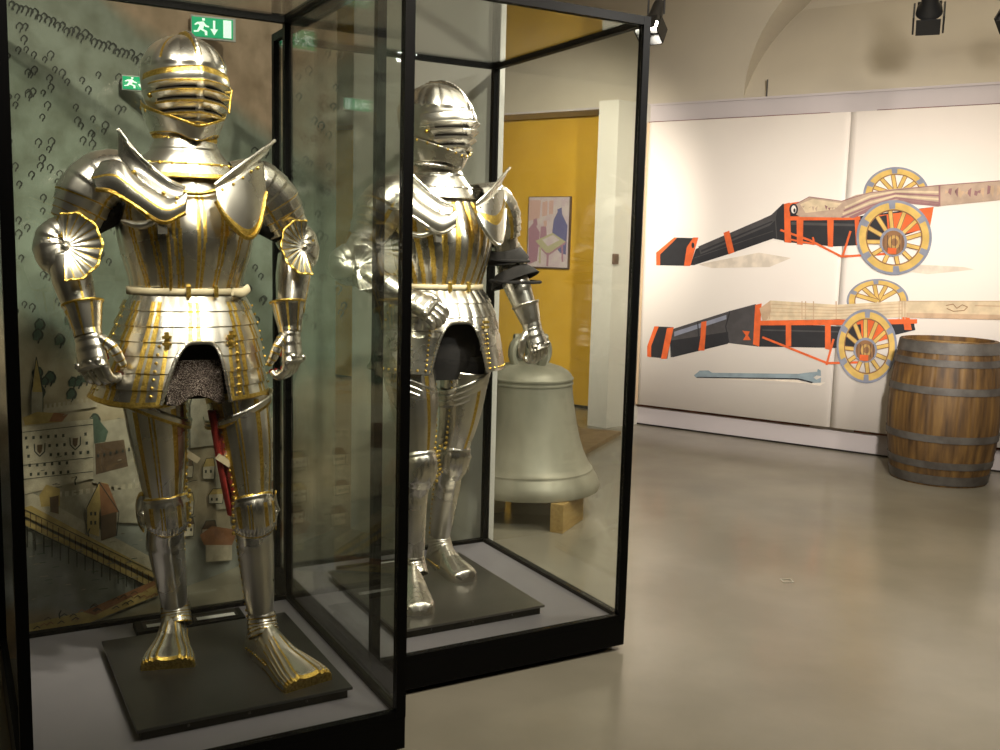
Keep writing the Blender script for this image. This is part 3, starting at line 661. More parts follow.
def make_helmet(root, hx, hy, rich, yaw):
    seen = set(o.name for o in C.objects)
    prof = [(1.535, .074, .082, .095), (1.56, .077, .100, .100), (1.60, .092, .124, .115), (1.65, .109, .142, .138), (1.70, .114, .143, .150), (1.74, .107, .131, .142), (1.775, .085, .102, .112), (1.80, .050, .058, .062), (1.812, .014, .016, .018)]
    keel = lambda a, v: .007*math.exp(-((a/9)**2)) + (.0035*abs(math.sin(R(a)*7)) if .55 < v < .96 else 0)
    b = MB()
    gb = bands((-52, 52, -110, 110), 2.4, -1)
    g = shell(b, prof, (-180, 180), 180, 60, keel, lambda a, v: G_ if rich and gb(a) and .60 < v < .93 else S_, hx, hy, True)
    b.ball((hx-.106, hy-.045, 1.635), .0075, G_); b.ball((hx+.106, hy-.045, 1.635), .0075, G_)
    skull = b.build('helmet_skull', ARM, root, ang=60)
    # comb over the crown
    b = MB(); pts = []
    for t in range(25):
        v = t/24
        if v < .5: q = g(.5, .6+.4*v*2)
        else: q = g(0, 1-(v-.5)*2*.62)
        pts.append(q)
    cen = V((hx, hy, 1.66)); hgt = .015 if rich else .014
    def cf(u, v):
        p = cat(pts, v); o = (p-cen).normalized(); a = PI*u
        k = hgt*math.sin(PI*min(max(v*1.05, 0), 1))**.5*(1+(.10*math.sin(v*150) if not rich else .04*math.sin(v*120)))
        return p+o*(k*math.sin(a)-.003)+V(((.010 if rich else .0075)*math.cos(a), 0, 0))
    b.grid(cf, 10, 150, (lambda u, v: G_ if rich and (u < .35 or u > .65 or v > .5) else S_))
    b.build('comb', ARM, skull, ang=70)
    # brow plate
    b = MB(); br = [(1.668, .119, .155, .15), (1.69, .120, .156, .15), (1.712, .117, .148, .15)]
    b.grid(lambda u, v: (lambda a, q: V((hx+q[1]*math.sin(R(a)), hy-(q[2]+.009*math.exp(-((a/8)**2)))*math.cos(R(a)), q[0]-.020*(abs(a)/82)**1.4)))(-82+164*u, cat4(br, v)), 100, 8, (lambda u, v: G_ if rich and (v > .62) else S_))
    b.build('brow_plate', ARM, root, solid=.003, ang=60)
    # bellows visor
    b = MB(); NB = 5
    vr = [(1.550, .074, .100, .12), (1.59, .089, .122, .12), (1.64, .104, .140, .13), (1.682, .109, .145, .14)]
    def vmod(a, v):
        f = saw(v*NB); k = math.cos(R(min(abs(a)*1.15, 90)))**.5
        return .006+(.55+.45*min(1, v*2.5))*(.020*(1-abs(f-.62)/.62 if f < .62 else (1-(f-.62)/.38)))*k+.009*math.exp(-((a/7)**2))
    def vmat(a, v):
        f = saw(v*NB)
        if rich and .5 < f < .74: return G_
        if (f > .82 or f < .06) and v > .36 and 6 < abs(a) < 60: return D_
        return S_
    def vg(u, v):
        am = 50+22*v; a = -am+2*am*u; q = cat4(vr, v); k = vmod(a, v); aa = R(a)
        return V((hx+(q[1]+k)*math.sin(aa), hy-(q[2]+k)*math.cos(aa), q[0]-.012*(abs(a)/80)**1.5))
    b.grid(vg, 90, 85, lambda u, v: vmat((-(50+22*v)+2*(50+22*v)*u), v))
    visor = b.build('visor', ARM, root, ang=40)
    # bevor
    b = MB(); bv = [(1.522, .079, .102, .09), (1.545, .088, .119, .10), (1.575, .099, .136, .11), (1.61, .108, .145, .12)]
    def bg(u, v):
        a = -112+224*u; q = cat4(bv, v); k = .004+.012*math.exp(-((a/14)**2))*(1-v); aa = R(a)
        low = .022*math.exp(-((a/26)**2)); top = 1.566+.075*(abs(a)/112)**1.2
        top -= .008; z = (1.538-low)*(1-v)+top*v
        zz = min(max((z-1.522)/(.088), 0), 1); q = cat4(bv, zz)
        return V((hx+(q[1]+k)*math.sin(aa), hy-(q[2]+k)*math.cos(aa), z))
    b.grid(bg, 90, 14, lambda u, v: G_ if rich and (v > .88 or v < .1) else S_)
    for i in range(14):
        p = bg(.04+.92*i/13, .93 if not rich else .8); (b.ball(p, .004, G_, 6) if (not rich or i in (0, 1, 12, 13)) else None)
    b.build('bevor', ARM, root, solid=.003, ang=60)
    b = MB(); ring = [V((hx+.079*math.sin(a), hy-.090*math.cos(a), 1.532-.012*math.cos(a))) for a in [2*PI*i/24 for i in range(25)]]
    b.tube(ring, .008, 8, 120, G_ if rich else S_, front=V((0, 0, 1)), mod=lambda a, v: .002*math.sin(R(a)*2+v*260))
    b.build('neck_rim', ARM, root)
    if rich:
        MB().tube([(hx+.112, hy-.072, 1.668), (hx+.092, hy-.105, 1.60)], .0035, 8, mat=G_).build('lifting_peg', ARM, visor)
    ry = Matrix.Translation(V((hx, hy, 0))) @ Matrix.Rotation(R(yaw), 4, 'Z') @ Matrix.Translation(V((-hx, -hy, 0)))
    for o in list(C.objects):
        if o.name not in seen and o.type == 'MESH': o.data.transform(ry)

def hand(root, W, d, back, thumb, s=1.0, rich=True, curl=1.0):
    """W wrist, d towards fingers, back = normal of the back of the hand, thumb = side of the thumb"""
    d = V(d).normalized(); back = V(back); back = (back-d*back.dot(d)).normalized()
    th = d.cross(back); th = th if th.dot(V(thumb)) > 0 else -th
    W = V(W)
    # cuff
    b = MB()
    b.tube([W-d*.072, W-d*.045, W, W+d*.02], [(0, .052*s, .048*s), (.35, .046*s, .042*s), (.7, .036*s, .032*s), (1, .037*s, .031*s)], 40, 24, lambda a, v: G_ if rich and (v < .1) else (G_ if rich and abs((a % 45)-22) < 3 else S_), front=back,
           mod=lambda a, v: .0012*abs(math.sin(R(a)*8))+(.003 if v < .1 else 0), caps=False)
    b.build('gauntlet_cuff', ARM, root, solid=.0025, ang=60)
    b = MB(); plate = None
    K = W+d*.10*s
    b.tube([W+d*.01, W+d*.05*s, K, K+d*.012], [(0, .036*s, .026*s), (.5, .043*s, .026*s), (.85, .048*s, .027*s), (1, .044*s, .02*s)], 36, 30, lambda a, v: S_, front=back,
           mod=lambda a, v: (.0022*saw(v*5)) + (.0012*abs(math.sin(R(a)*9)) if abs((a+180) % 360-180) < 80 else 0))
    for i in range(4):
        t = (i-1.5)*.023*s; b.ball(K+th*t+back*.018*s-d*.004, .0105*s, S_, 10)
    plate = b.build('hand_plate', ARM, root, ang=50)
    MB().tube([W+d*.03-back*.018, W+d*.09*s-back*.022], [(0, .028*s, .012), (1, .036*s, .012)], 16, 8, R_ if rich else B_, front=back).build('palm_lining', ARM, plate)
    cs = [.060, .068, .064, .050]
    for i in range(4):
        t = (1.5-i)*.0235*s; L = cs[i]*s*1.35; p = K+th*t+d*.004; ang = R(22*curl+3*i); pts = [p]
        for sl, da in ((.45, 52*curl), (.32, 56*curl), (.23, 34*curl)):
            dr = d*math.cos(ang)-back*math.sin(ang); p = p+dr*L*sl; pts.append(p); ang += R(da)
        b = MB(); r0 = .0115*s
        b.tube(pts, [(0, r0, r0), (.6, r0*.95, r0*.9), (1, r0*.72, r0*.65)], 12, 24, lambda a, v: S_, front=back, curve=True, mod=lambda a, v: .0016*saw(v*6))
        b.ball(pts[-1], r0*.72, R_ if rich else S_, 8)
        b.build('finger', ARM, plate, ang=50)
    p = W+d*.035*s+th*.034*s-back*.006; pts = [p]; dirn = (d*.7+th*.65-back*.25).normalized(); p = p+dirn*.036*s; pts.append(p)
    dirn = (d*.9+th*.15-back*.42).normalized(); p = p+dirn*.034*s; pts.append(p); dirn = (d*.75-th*.15-back*.62).normalized(); p = p+dirn*.026*s; pts.append(p)
    b = MB().tube(pts, [(0, .0155*s, .014*s), (.6, .0135*s, .013*s), (1, .0095*s, .009*s)], 14, 24, lambda a, v: G_ if rich and saw(v*5) > .8 else S_, front=back, mod=lambda a, v: .0018*saw(v*5))
    b.ball(pts[-1], .0095*s, G_ if rich else S_, 8)
    b.build('thumb', ARM, plate, ang=50)

def arm(root, P, rich, side, fan=True, cuff=False):
    """P: pauldron path, elbow, wrist, hand direction, back of hand, thumb side"""
    pa = [V(p) for p in P['pauld']]; E = V(P['elbow']); W = V(P['wrist'])
    n = 8
    b = MB()
    b.tube(pa, [(0, .058, .085), (.3, .078, .098), (.6, .078, .085), (1, .058, .056)], 64, 72,
           lambda a, v: G_ if rich and ((saw(v*n*1.0) > .9 and v > .5) or abs(((a+180) % 360-180)) < 2.6 or 30 < ((a+180) % 360-180)*side < 35 or -35 < ((a+180) % 360-180)*side < -31) else (G_ if (not rich and abs((a+180) % 360-180) < 4.5) else S_),
           mod=lambda a, v: .0042*saw(v*n)*(.3+.7*v)+.002*abs(math.sin(R(a)*6)), caps=False)
    b.build('pauldron', ARM, root, solid=.0025, off=-1, ang=50)
    b = MB(); U = pa[-1]; d = (E-U).normalized()
    b.tube([U-d*.03, U.lerp(E, .5), E-d*.01], [(0, .052, .05), (1, .047, .046)], 40, 18, lambda a, v: G_ if (v > .86 and rich) else (G_ if rich and abs((a % 40)-20) < 3 else S_), caps=False, mod=lambda a, v: .001*abs(math.sin(R(a)*9)))
    b.build('upper_arm_plate', ARM, root, solid=.0025, off=-1, ang=60)
    # elbow
    b = MB(); dn = (W-E).normalized(); oc = V((.018*side, .012, 0))
    b.tube([E-(E-U).normalized()*.05+oc*.2, E-(E-U).normalized()*.02+oc, E+dn*.02+oc, E+dn*.055+oc*.2], [(0, .047, .047), (.35, .057, .054), (.65, .057, .054), (1, .046, .045)], 40, 24, lambda a, v: G_ if rich and (v < .06 or v > .94) else S_,
           mod=lambda a, v: .003*saw(v*5), caps=False)
    for k in (-1, 1): b.ball(E+V((.03*side*k*.3+.03*side, -.045, .02*k)), .004, G_ if rich else S_, 6)
    b.build('elbow_cop', ARM, root, ang=45)
    if fan:
        b = MB(); hub = E+V((.002*side, -.075, .0)); inward = V((-side, -.10, .10 if side < 0 else .02)).normalized(); upv = V((0, .34, 1)).normalized(); rad = P.get('fan', .098)
        def ff(u, v):
            a = R(-98+196*u); rr = rad*(.10+.90*v)*(1+(.022*math.cos(a*11)*v))*(1-.12*(1-math.sin(a+PI/2))*v)
            return hub+inward*rr*math.cos(a)*.92+upv*rr*math.sin(a)*1.08+V((0, -1, 0))*(.030*v*v+.0014*v*math.cos(a*22)+.004*(1-v))
        b.grid(ff, 132, 14, lambda u, v: G_ if rich and (v > .93 or (saw(u*11) < .16 and v > .22)) else S_)
        b.ball(hub+V((0, -.006, 0)), .008, S_, 10)
        b.build('elbow_fan', ARM, root, solid=.003, ang=70)
    # vambrace
    b = MB()
    b.tube([E+dn*.03, E.lerp(W, .5), W-dn*.045], [(0, .050, .049), (.35, .052, .05), (1, .041, .039)], 48, 24,
           lambda a, v: G_ if rich and (v > .92 or abs(((a+20*side) % 360)-330) < 3 or abs(((a) % 360)-60) < 3) else S_, caps=False)
    b.build('vambrace', ARM, root, solid=.0025, off=-1, ang=60)
    if cuff:     # dark flared velvet edged cuffs round the elbow
        for c0, dd, r0 in ((U.lerp(E, .62), (E-U).normalized(), .074), (E+dn*.055, dn, .086)):
            b = MB().tube([c0-dd*.01, c0+dd*.012, c0+dd*.034], [(0, r0*.72, r0*.72), (.5, r0*.95, r0*.95), (1, r0*1.12, r0*1.1)], 36, 10, B_, caps=False)
            edge(b, [c0+dd*.034+V((r0*1.1*math.sin(a), -r0*1.1*math.cos(a), 0)) for a in [2*PI*i/16 for i in range(17)]], .004, B_)
            b.build('velvet_cuff', ARM, root, solid=.004)
        MB().tube([E+V((-.035, -.05, .02)), E+V((-.045, -.03, -.04)), E+V((-.02, -.05, -.08))], .005, 6, mat=L_).build('elbow_strap', ARM, root)
    hand(root, W, P['hd'], P['hb'], P['ht'], P.get('hs', 1), rich, P.get('curl', 1))

def leg(root, P, rich, side):
    H, K, A = V(P['hip']), V(P['knee']), V(P['ankle'])
    dt = (K-H).normalized(); ds = (A-K).normalized()
    gb = bands((-52, -22, 20, 52) if rich else (-14,), 4.2 if rich else 7, 2.2 if rich else -1)
    def cm(a, v):
        if rich and (v < .05) : return G_
        return G_ if gb(a) and v > .08 else S_
    b = MB()
    b.tube([H, H.lerp(K, .5)+V((0, -.012, 0)), K-dt*.035], [(0, .090, .095), (.3, .083, .09), (.7, .068, .072), (1, .057, .06)], 96, 40, cm, caps=False,
           mod=lambda a, v: .0015*abs(math.sin(R(a)*6))+.004*math.exp(-(((a+180) % 360-180)/8)**2))
    for i in range(14):
        v = .12+.8*i/13; c = H.lerp(K, v); r = .088-.030*v
        b.ball(c+V((-side*r*.86, -r*.55-.012*math.sin(PI*v), 0)), .0034, G_, 6)
    b.build('thigh_plate', ARM, root, solid=.0025, off=-1, ang=60)
    # tilted top lames
    b = MB()
    for i in range(1 if rich else 3):
        c = H+dt*(.03+.022*i); r = .096-.002*i
        def lf(u, v, c=c, r=r):
            a = R(-110+220*u); k = r*(1.04-.05*v)
            return c+V((k*math.sin(a), -(k+.004)*math.cos(a), -.030*v-side*-.42*k*math.sin(a)))
        b.grid(lf, 48, 3, lambda u, v: G_ if rich and v > .7 else S_)
    b.build('thigh_lame', ARM, root, solid=.002, ang=60)
    # knee
    b = MB()
    b.tube([K-dt*.055, K-dt*.02+V((0, -.008, 0)), K+ds*.02+V((0, -.008, 0)), K+ds*.06], [(0, .060, .063), (.35, .066, .072), (.65, .064, .07), (1, .054, .056)], 96, 36,
           lambda a, v: G_ if rich and (.1 < v < .16 or .86 < v < .92 or (gb(a*1.0) and .3 < v < .7)) else S_,
           mod=lambda a, v: (.003*abs(math.sin(R(a)*16)) if rich and .66 < v < .9 else 0)+(.003*saw(v*5) if not .3 < v < .66 else 0)+(.002*abs(math.sin(R(a)*8)) if .3 < v < .66 else 0), caps=False)
    for i in range(7): b.ball(K+V((-side*.062, -.028, .055-.018*i)), .0036, G_, 6)
    b.build('knee_cop', ARM, root, solid=.0025, off=-1, ang=50)
    b = MB(); wc = K+V((side*.055, .0, 0))
    b.grid(lambda u, v: wc+V((side*(.012+.012*math.sin(PI*u)), .055*(v)*math.cos(PI*(u-.5))-.02, .055*v*math.sin(PI*(u-.5))*1.1)), 20, 5, lambda u, v: G_ if rich and v > .8 else S_)
    b.build('knee_wing', ARM, root, solid=.003, ang=60)
    # greave
    b = MB(); dx = V((side*.006, .02, 0))
    b.tube([K+ds*.045, K.lerp(A, .3)+dx, K.lerp(A, .6)+dx*.6, A-ds*.045, A], [(0, .053, .054), (.28, .055, .062), (.55, .047, .052), (.85, .036, .040), (1, .038, .044)], 64, 48, S_, caps=False,
           mod=lambda a, v: .0045*math.exp(-(((a+180) % 360-180)/9)**2)*(1-v))
    for i in range(16):
        v = i/15; c = (K+ds*.05).lerp(A, v); r = .055-.016*v; b.ball(c+V((-side*r*.9, -r*.1+.02, 0)), .0032, G_, 6)
    b.build('greave', ARM, root, solid=.0025, off=-1, ang=60)
    # sabaton
    T, Hh = V(P['toe']), V(P['heel']); fd = (T-Hh).normalized(); L = (T-Hh).length; sd = V((-fd.y, fd.x, 0)); sd = sd if sd.x > 0 else -sd
    wk = [(0, .028), (.08, .038), (.3, .041), (.55, .052 if rich else .050), (.85, .074 if rich else .058), (.96, .077 if rich else .048), (1, .074 if rich else .026)]
    hk = [(0, .05), (.08, .085), (.26, .115), (.40, .098), (.6, .066), (.85, .046), (.96, .038), (1, .030 if rich else .016)]
    b = MB()
    def fn(u, v):
        w = lin(wk, v); h = lin(hk, v); a = PI*(u*1.0)   # arch cross-section, flat sole
        x = -math.cos(a); z = math.sin(a)
        ex = .8-.35*min(1, max(0, (v-.4)*2))
        X = math.copysign(abs(x)**ex, x)*w; Zz = abs(z)**(.95-.40*min(1, max(0, (v-.4)*2)))*h
        k = 0
        if rich and v > .42: k = .0028*math.cos(a*22)*min(1, (v-.42)*4)
        elif .22 < v < .42 or not rich: k = .0015*saw(v*24)
        if not rich: k += .004*math.exp(-((u-.5)/.06)**2)
        c = Hh+fd*L*v
        return c+sd*(X*(1+k*2))+V((0, 0, max(.0, Zz+k*math.sin(a))))
    b.grid(fn, 88, 60, lambda u, v: (G_ if rich and v > .45 and abs(saw(u*11)-.5) > .36 else (G_ if rich and v > .97 else S_)))
    n0 = len(b.v); b.poly([fn(i/88, 1) for i in range(89)], G_ if rich else S_)
    b.poly([fn(0, v/20)+V((0, 0, .001)) for v in range(21)]+[fn(1, 1-v/20)+V((0, 0, .001)) for v in range(21)], D_)
    b.poly([fn(i/88, 0) for i in range(89)], S_)
    for i in range(10):
        p = fn(0 if side > 0 else 1, .12+i*.045); b.ball(p+V((0, 0, .02)), .0035, G_, 6)
    b.tube([A+V((0, .0, .03)), A+V((0, -.012, -.005)), A+V((0, -.03, -.035))], [(0, .041, .046), (.5, .044, .052), (1, .044, .06)], 40, 20, lambda a, v: G_ if rich and saw(v*5) > .85 else S_, caps=False, mod=lambda a, v: .002*saw(v*5))
    b.build('sabaton', ARM, root, ang=50)

def make_suit(name, origin, dx, rich, P, label):
    root = empty(name, origin, YAW, label, 'armour', 'standing suits of armour in the glass cases')
    cx, cy = -.067+dx, .08
    make_helmet(root, P['hx'], P['hy'], rich, P['hyaw'])
    # gorget
    b = MB(); gr = [(1.415, .155, .128, .115), (1.445, .132, .118, .11), (1.475, .108, .108, .105), (1.51, .084, .092, .095), (1.54, .078, .087, .095)]
    shell(b, gr, (-180, 180), 96, 36, lambda a, v: .0035*(1-saw(v*3)), lambda a, v: G_ if rich and (v < .10 or .33 < v < .36) else S_, (cx+P['hx'])/2, cy-.005, True)
    for i in range(12):
        a = R(-90+i*16); b.ball(((cx+P['hx'])/2+.128*math.sin(a), cy-.005-.116*math.cos(a), 1.455), .004, G_ if rich else S_, 6)
    b.build('gorget', ARM, root, solid=.003, ang=50)
    # breastplate
    br = [(1.100, .153, .118, .10), (1.14, .158, .140, .105), (1.20, .174, .163, .115), (1.27, .187, .170, .125), (1.33, .184, .156, .13), (1.385, .150, .128, .125), (1.425, .118, .108, .11)]
    if rich: gb = bands((-62, -40, -19, 2, 23, 44, 64), 3.2, 1.5)
    else: gb = bands((-68, -52, -36, -20, -4, 12, 28, 44, 60), 3.9, -1)
    flw = (lambda a, v: .0035*abs(math.sin(R(a-2)*180/21))+.005*math.exp(-(a/7)**2)) if rich else (lambda a, v: .0055*abs(math.sin(R(a+4)*180/16))**.8)
    b = MB(); g = shell(b, br, (-98, 98), 196, 44, flw, lambda a, v: G_ if gb(a*(1.26-.42*v)) and v < (.80 if rich else .9) and abs(a) < 88 else S_, cx, cy)
    edge(b, [g(.5+(i-8)/16*.62, 1) for i in range(17)], .006, S_, rope=True)
    if rich:
        edge(b, [g(.5-.13, .02+.5*i/8)+V((0, -.003, 0)) for i in range(9)], .0045, G_, rope=True)
        edge(b, [V((cx-.10, cy-.13, 1.405)), V((cx-.05, cy-.152, 1.378)), V((cx+.01, cy-.155, 1.374)), V((cx+.07, cy-.14, 1.392)), V((cx+.11, cy-.11, 1.42))], .006, G_)
    b.build('breastplate', ARM, root, solid=.003, off=-1, ang=70)
    b = MB(); shell(b, br, (98, 262), 90, 20, None, S_, cx, cy); b.build('backplate', ARM, root, solid=.003, off=-1)
    # arming jacket seen in the armholes
    for s in (-1, 1):
        sh = V(P['armL' if s < 0 else 'armR']['pauld'][0])
        b = MB().tube([(cx+s*.12, cy+.01, 1.33), (cx+s*.19, cy+.01, 1.335), V(P['armL' if s < 0 else 'armR']['pauld'][-1])+V((-s*.01, 0, 0))], [(0, .06, .07), (1, .048, .05)], 24, 16, lambda a, v: R_ if rich and .12 < v < .3 else B_)
        b.build('arming_sleeve', ARM, root)
    # belt
    b = MB(); bt = [(1.093, .164, .128, .108), (1.114, .164, .132, .108)]
    shell(b, bt, (-180, 180), 90, 2, None, L_ if rich else L_, cx, cy, True)
    for a in (-8, 18): b.box((cx+.17*math.sin(R(a)), cy-.137*math.cos(R(a)), 1.105), (.0045, .004, .0145), None, G_)
    if rich: b.tube([(cx+.10, cy-.128, 1.105), (cx+.13, cy-.105, 1.10), (cx+.165, cy-.05, 1.112)], [(0, .011, .004), (1, .011, .004)], 8, 8, L_)
    b.build('belt', ARM, root, solid=.003)
    # skirt of lames with a front arch
    ax = P['arch']; th0 = P['archth']
    if rich: sk = [(1.095, .163, .125, .11, 0), (1.05, .180, .150, .125, 0), (.98, .204, .176, .15, -.004), (.90, .226, .198, .165, -.012), (.805, .248, .215, .18, -.022)]
    else: sk = [(1.095, .163, .125, .11, 0), (1.05, .190, .155, .13, 0), (.99, .213, .178, .15, 0), (.90, .236, .195, .165, -.004), (.808, .256, .212, .18, -.008)]
    zt, zb = 1.095, sk[-1][0]
    if rich: gbs = bands((-108, -84, -60, -37, -4, 33, 56, 80, 104), 4.0, 2.2)
    else: gbs = bands((), 1, 1)
    NL = 7
    def skg(u, v):
        # columns crowd at the arch edges so the cut is clean
        a = -180+360*u
        z = zt+(zb-zt)*v
        q = None
        lim = None
        if abs(a-ax) < th0: lim = P['archtop']-(P['archtop']-zb)*(abs(a-ax)/th0)**4.2
        if lim is not None and z < lim: z = lim
        v2 = (z-zt)/(zb-zt); q = cat4(sk, zinv(sk, z)); aa = R(a)
        nl = NL if rich else 6
        k = (.0055*(saw(v2*nl)) if (rich or v2 < .55) else .0033)
        if not rich: k += .0035*abs(math.sin(R(a)*(14 if v2 < .55 else 7)))
        else: k += .0012*abs(math.sin(R(a)*11))
        ry = q[2] if math.cos(aa) > 0 else q[3]
        hem = -.012*math.exp(-((a+45)/30)**2)*max(0, v2-.8)/.2 if rich else 0
        return V((cx+q[4]+(q[1]+k)*math.sin(aa), cy-(ry+k)*math.cos(aa), z+hem))
    def skm(u, v):
        a = -180+360*u
        if v > .95: return G_ if rich else S_
        if rich and v > .06 and gbs(a): return G_
        if rich and abs(abs(a-ax)-th0-2) < 1.1 and v > .5: return G_
        return S_
    b = MB(); b.grid(skg, 360, 84, skm, True)
    rim = []
    for i in range(33):
        t = -1+2*i/32; a = ax+t*th0; z = P['archtop']-(P['archtop']-zb)*abs(t)**4.2
        q = cat4(sk, zinv(sk, z)); rim.append(V((cx+q[4]+(q[1]+.006)*math.sin(R(a)), cy-(q[2]+.006)*math.cos(R(a)), z)))
    edge(b, rim, .0055, S_, rope=True)
    for s in (-1, 1):
        for i in range(9 if not rich else 7):
            z = P['archtop']-.01-i*(.017 if not rich else .022); a = ax+s*(th0+(3.5 if not rich else 7)); q = cat4(sk, zinv(sk, z))
            b.ball((cx+q[4]+(q[1]+.009)*math.sin(R(a)), cy-(q[2]+.009)*math.cos(R(a)), z), .0048, G_, 6)
        for i in range(9):
            a = ax+s*(th0+4+i*6.5); q = cat4(sk, .97)
            if not rich: b.ball((cx+q[4]+(q[1]+.006)*math.sin(R(a)), cy-(q[2]+.006)*math.cos(R(a)), zb+.012), .0048, G_, 6)
        for i in range(10):
            a = ax+s*(78 if rich else 82); z = 1.06-i*.025; q = cat4(sk, zinv(sk, z)); b.ball((cx+q[4]+(q[1]+.007)*math.sin(R(a)), cy-(q[2]+.007)*math.cos(R(a)), z), .004, G_, 6)
    b.build('armour_skirt', ARM, root, ang=45)
    for s in (-1, 1):    # buckles above the arch
        a = ax+s*(th0+2); q = cat4(sk, zinv(sk, .975)); c = V((cx+q[4]+(q[1]+.012)*math.sin(R(a)), cy-(q[2]+.012)*math.cos(R(a)), .975))
        b = MB().box(c, (.006, .003, .024), None, L_ if not rich else G_)
        b.box(c+V((0, -.003, -.008)), (.012, .003, .004), None, G_).box(c+V((0, -.003, .010)), (.012, .003, .004), None, G_)
        b.build('buckle', ARM, root, smooth=False)
    # black breeches inside, mail below the arch
    b = MB(); shell(b, [(1.05, .14, .10, .10), (.95, .155, .12, .12), (.86, .16, .12, .12), (.77 if not rich else .80, .13, .09, .09)], (-180, 180), 40, 12, None, B_, cx, cy, True)
    for k in ('legL', 'legR'):
        H = V(P[k]['hip']); K = V(P[k]['knee']); b.tube([H+V((0, 0, .06)), H.lerp(K, .45)], [(0, .085, .085), (1, .06, .06)], 24, 8, B_)
    b.build('black_breeches', ARM, root)
    if rich:
        b = MB()
        def mf(u, v):
            a = R(ax-th0*1.05+th0*2.1*u); z = .918-.112*v
            k = .012*math.sin(u*9)*v
            return V((cx-.012+(.185+.02*v)*math.sin(a), cy-(.150+.012*v+k)*math.cos(a), z-.012*math.sin(u*7+1)*v))
        b.grid(mf, 40, 24, 0); b.build('mail_skirt', M['mail'], root, solid=.006)
        MB().tube([(cx+.050, cy-.07, .76), (cx+.058, cy-.075, .70), (cx+.078, cy-.08, .56), (cx+.098, cy-.085, .45)], [(0, .010, .03), (1, .008, .02)], 12, 16, R_).build('red_lining', ARM, root)
        for k, x in (('legL', .078), ('legR', -.075)):
            K = V(P[k]['hip']).lerp(V(P[k]['knee']), .55)
            MB().box(K+V((x, -.05, .01)), (.022, .008, .009), (V((.8, 0, -.6)), V((0, 1, 0)), V((.6, 0, .8))), L_).build('thigh_strap', ARM, root, smooth=False)
    # standing shoulder flanges and chest plates
    o = V((dx, 0, 0))
    def sh(l): return [V(p)+o for p in l]
    bt_ = sh([(-.255, .01, 1.456), (-.215, -.055, 1.402), (-.155, -.10, 1.356), (-.118, -.118, 1.345)])
    tp_ = sh([(-.252, .02, 1.535), (-.205, -.035, 1.462), (-.145, -.082, 1.405), (-.108, -.105, 1.385)])
    b = MB(); ruled(b, bt_, tp_, 30, 6, -.008, S_); edge(b, tp_, .0045, S_)
    for i in (2, 5, 7): b.ball(cat(bt_, i/8)+V((0, -.008, .008)), .0045, G_ if rich else S_, 6)
    b.build('shoulder_flange', ARM, root, solid=.003, ang=60)
    A_ = sh([(-.335, .03, 1.435), (-.265, -.03, 1.452), (-.215, -.062, 1.402), (-.155, -.105, 1.356), (-.105, -.122, 1.372)])
    B2 = sh([(-.318, -.035, 1.372), (-.285, -.055, 1.368), (-.235, -.092, 1.335), (-.170, -.122, 1.292), (-.112, -.130, 1.318)])
    b = MB(); ruled(b, A_, B2, 40, 14, .016, lambda u, v: G_ if rich and (v > .93 or .40 < v < .45 or .52 < v < .56) else S_); edge(b, B2, .005, G_ if rich else S_)
    for i in range(3): b.ball(cat(A_, .45+.2*i)+V((0, -.012, -.016)), .004, G_ if rich else S_, 6)
    b.build('chest_plate_wing', ARM, root, solid=.003, ang=60)
    b = MB().tube(sh([(-.255, -.04, 1.292), (-.215, -.07, 1.283), (-.172, -.10, 1.30)]), [(0, .006, .012), (.5, .012, .016), (1, .007, .010)], 14, 20, S_)
    b.box(o+V((-.168, -.112, 1.283)), (.012, .006, .022), None, S_); b.build('lance_rest', ARM, root)
    A_ = sh([(-.030, -.122, 1.388), (.030, -.100, 1.418), (.085, -.060, 1.455), (.128, -.02, 1.472)])
    B2 = sh([(-.030, -.130, 1.352), (-.002, -.142, 1.300), (.050, -.134, 1.258), (.092, -.098, 1.285), (.130, -.045, 1.385)])
    b = MB(); ruled(b, A_, B2, 44, 16, .004, lambda u, v: G_ if rich and (v > .86) else (G_ if not rich and .45 < v < .6 else S_)); edge(b, B2, .0055, G_ if rich else S_)
    for i in range(5): b.ball(cat(A_, .1+.18*i)+V((0, -.008, -.012)), .003, G_ if rich else S_, 6)
    b.build('chest_plate_wing', ARM, root, solid=.003, ang=60)
    bt_ = sh([(-.030, -.122, 1.388), (.030, -.098, 1.42), (.095, -.050, 1.462), (.142, -.005, 1.495)])
    tp_ = sh([(-.032, -.128, 1.396), (.028, -.108, 1.442), (.100, -.058, 1.492), (.168, .0, 1.536)])
    b = MB(); ruled(b, bt_, tp_, 30, 5, -.004, S_); edge(b, tp_, .004, S_); b.build('shoulder_flange', ARM, root, solid=.003, ang=60)
    arm(root, P['armL'], rich, -1); arm(root, P['armR'], rich, 1, fan=P['armR'].get('dofan', True), cuff=not rich)
    leg(root, P['legL'], rich, -1); leg(root, P['legR'], rich, 1)
    return root
def zinv(sk, z):
    lo, hi = 0., 1.
    for _ in range(18):
        m_ = (lo+hi)/2
        if cat4(sk, m_)[0] > z: lo = m_
        else: hi = m_
    return (lo+hi)/2
ZP = DK+.035
O1 = FR1+EX*-.372+EY*.475+Z*ZP; O2 = FR2+EX*-.51+EY*.475+Z*ZP
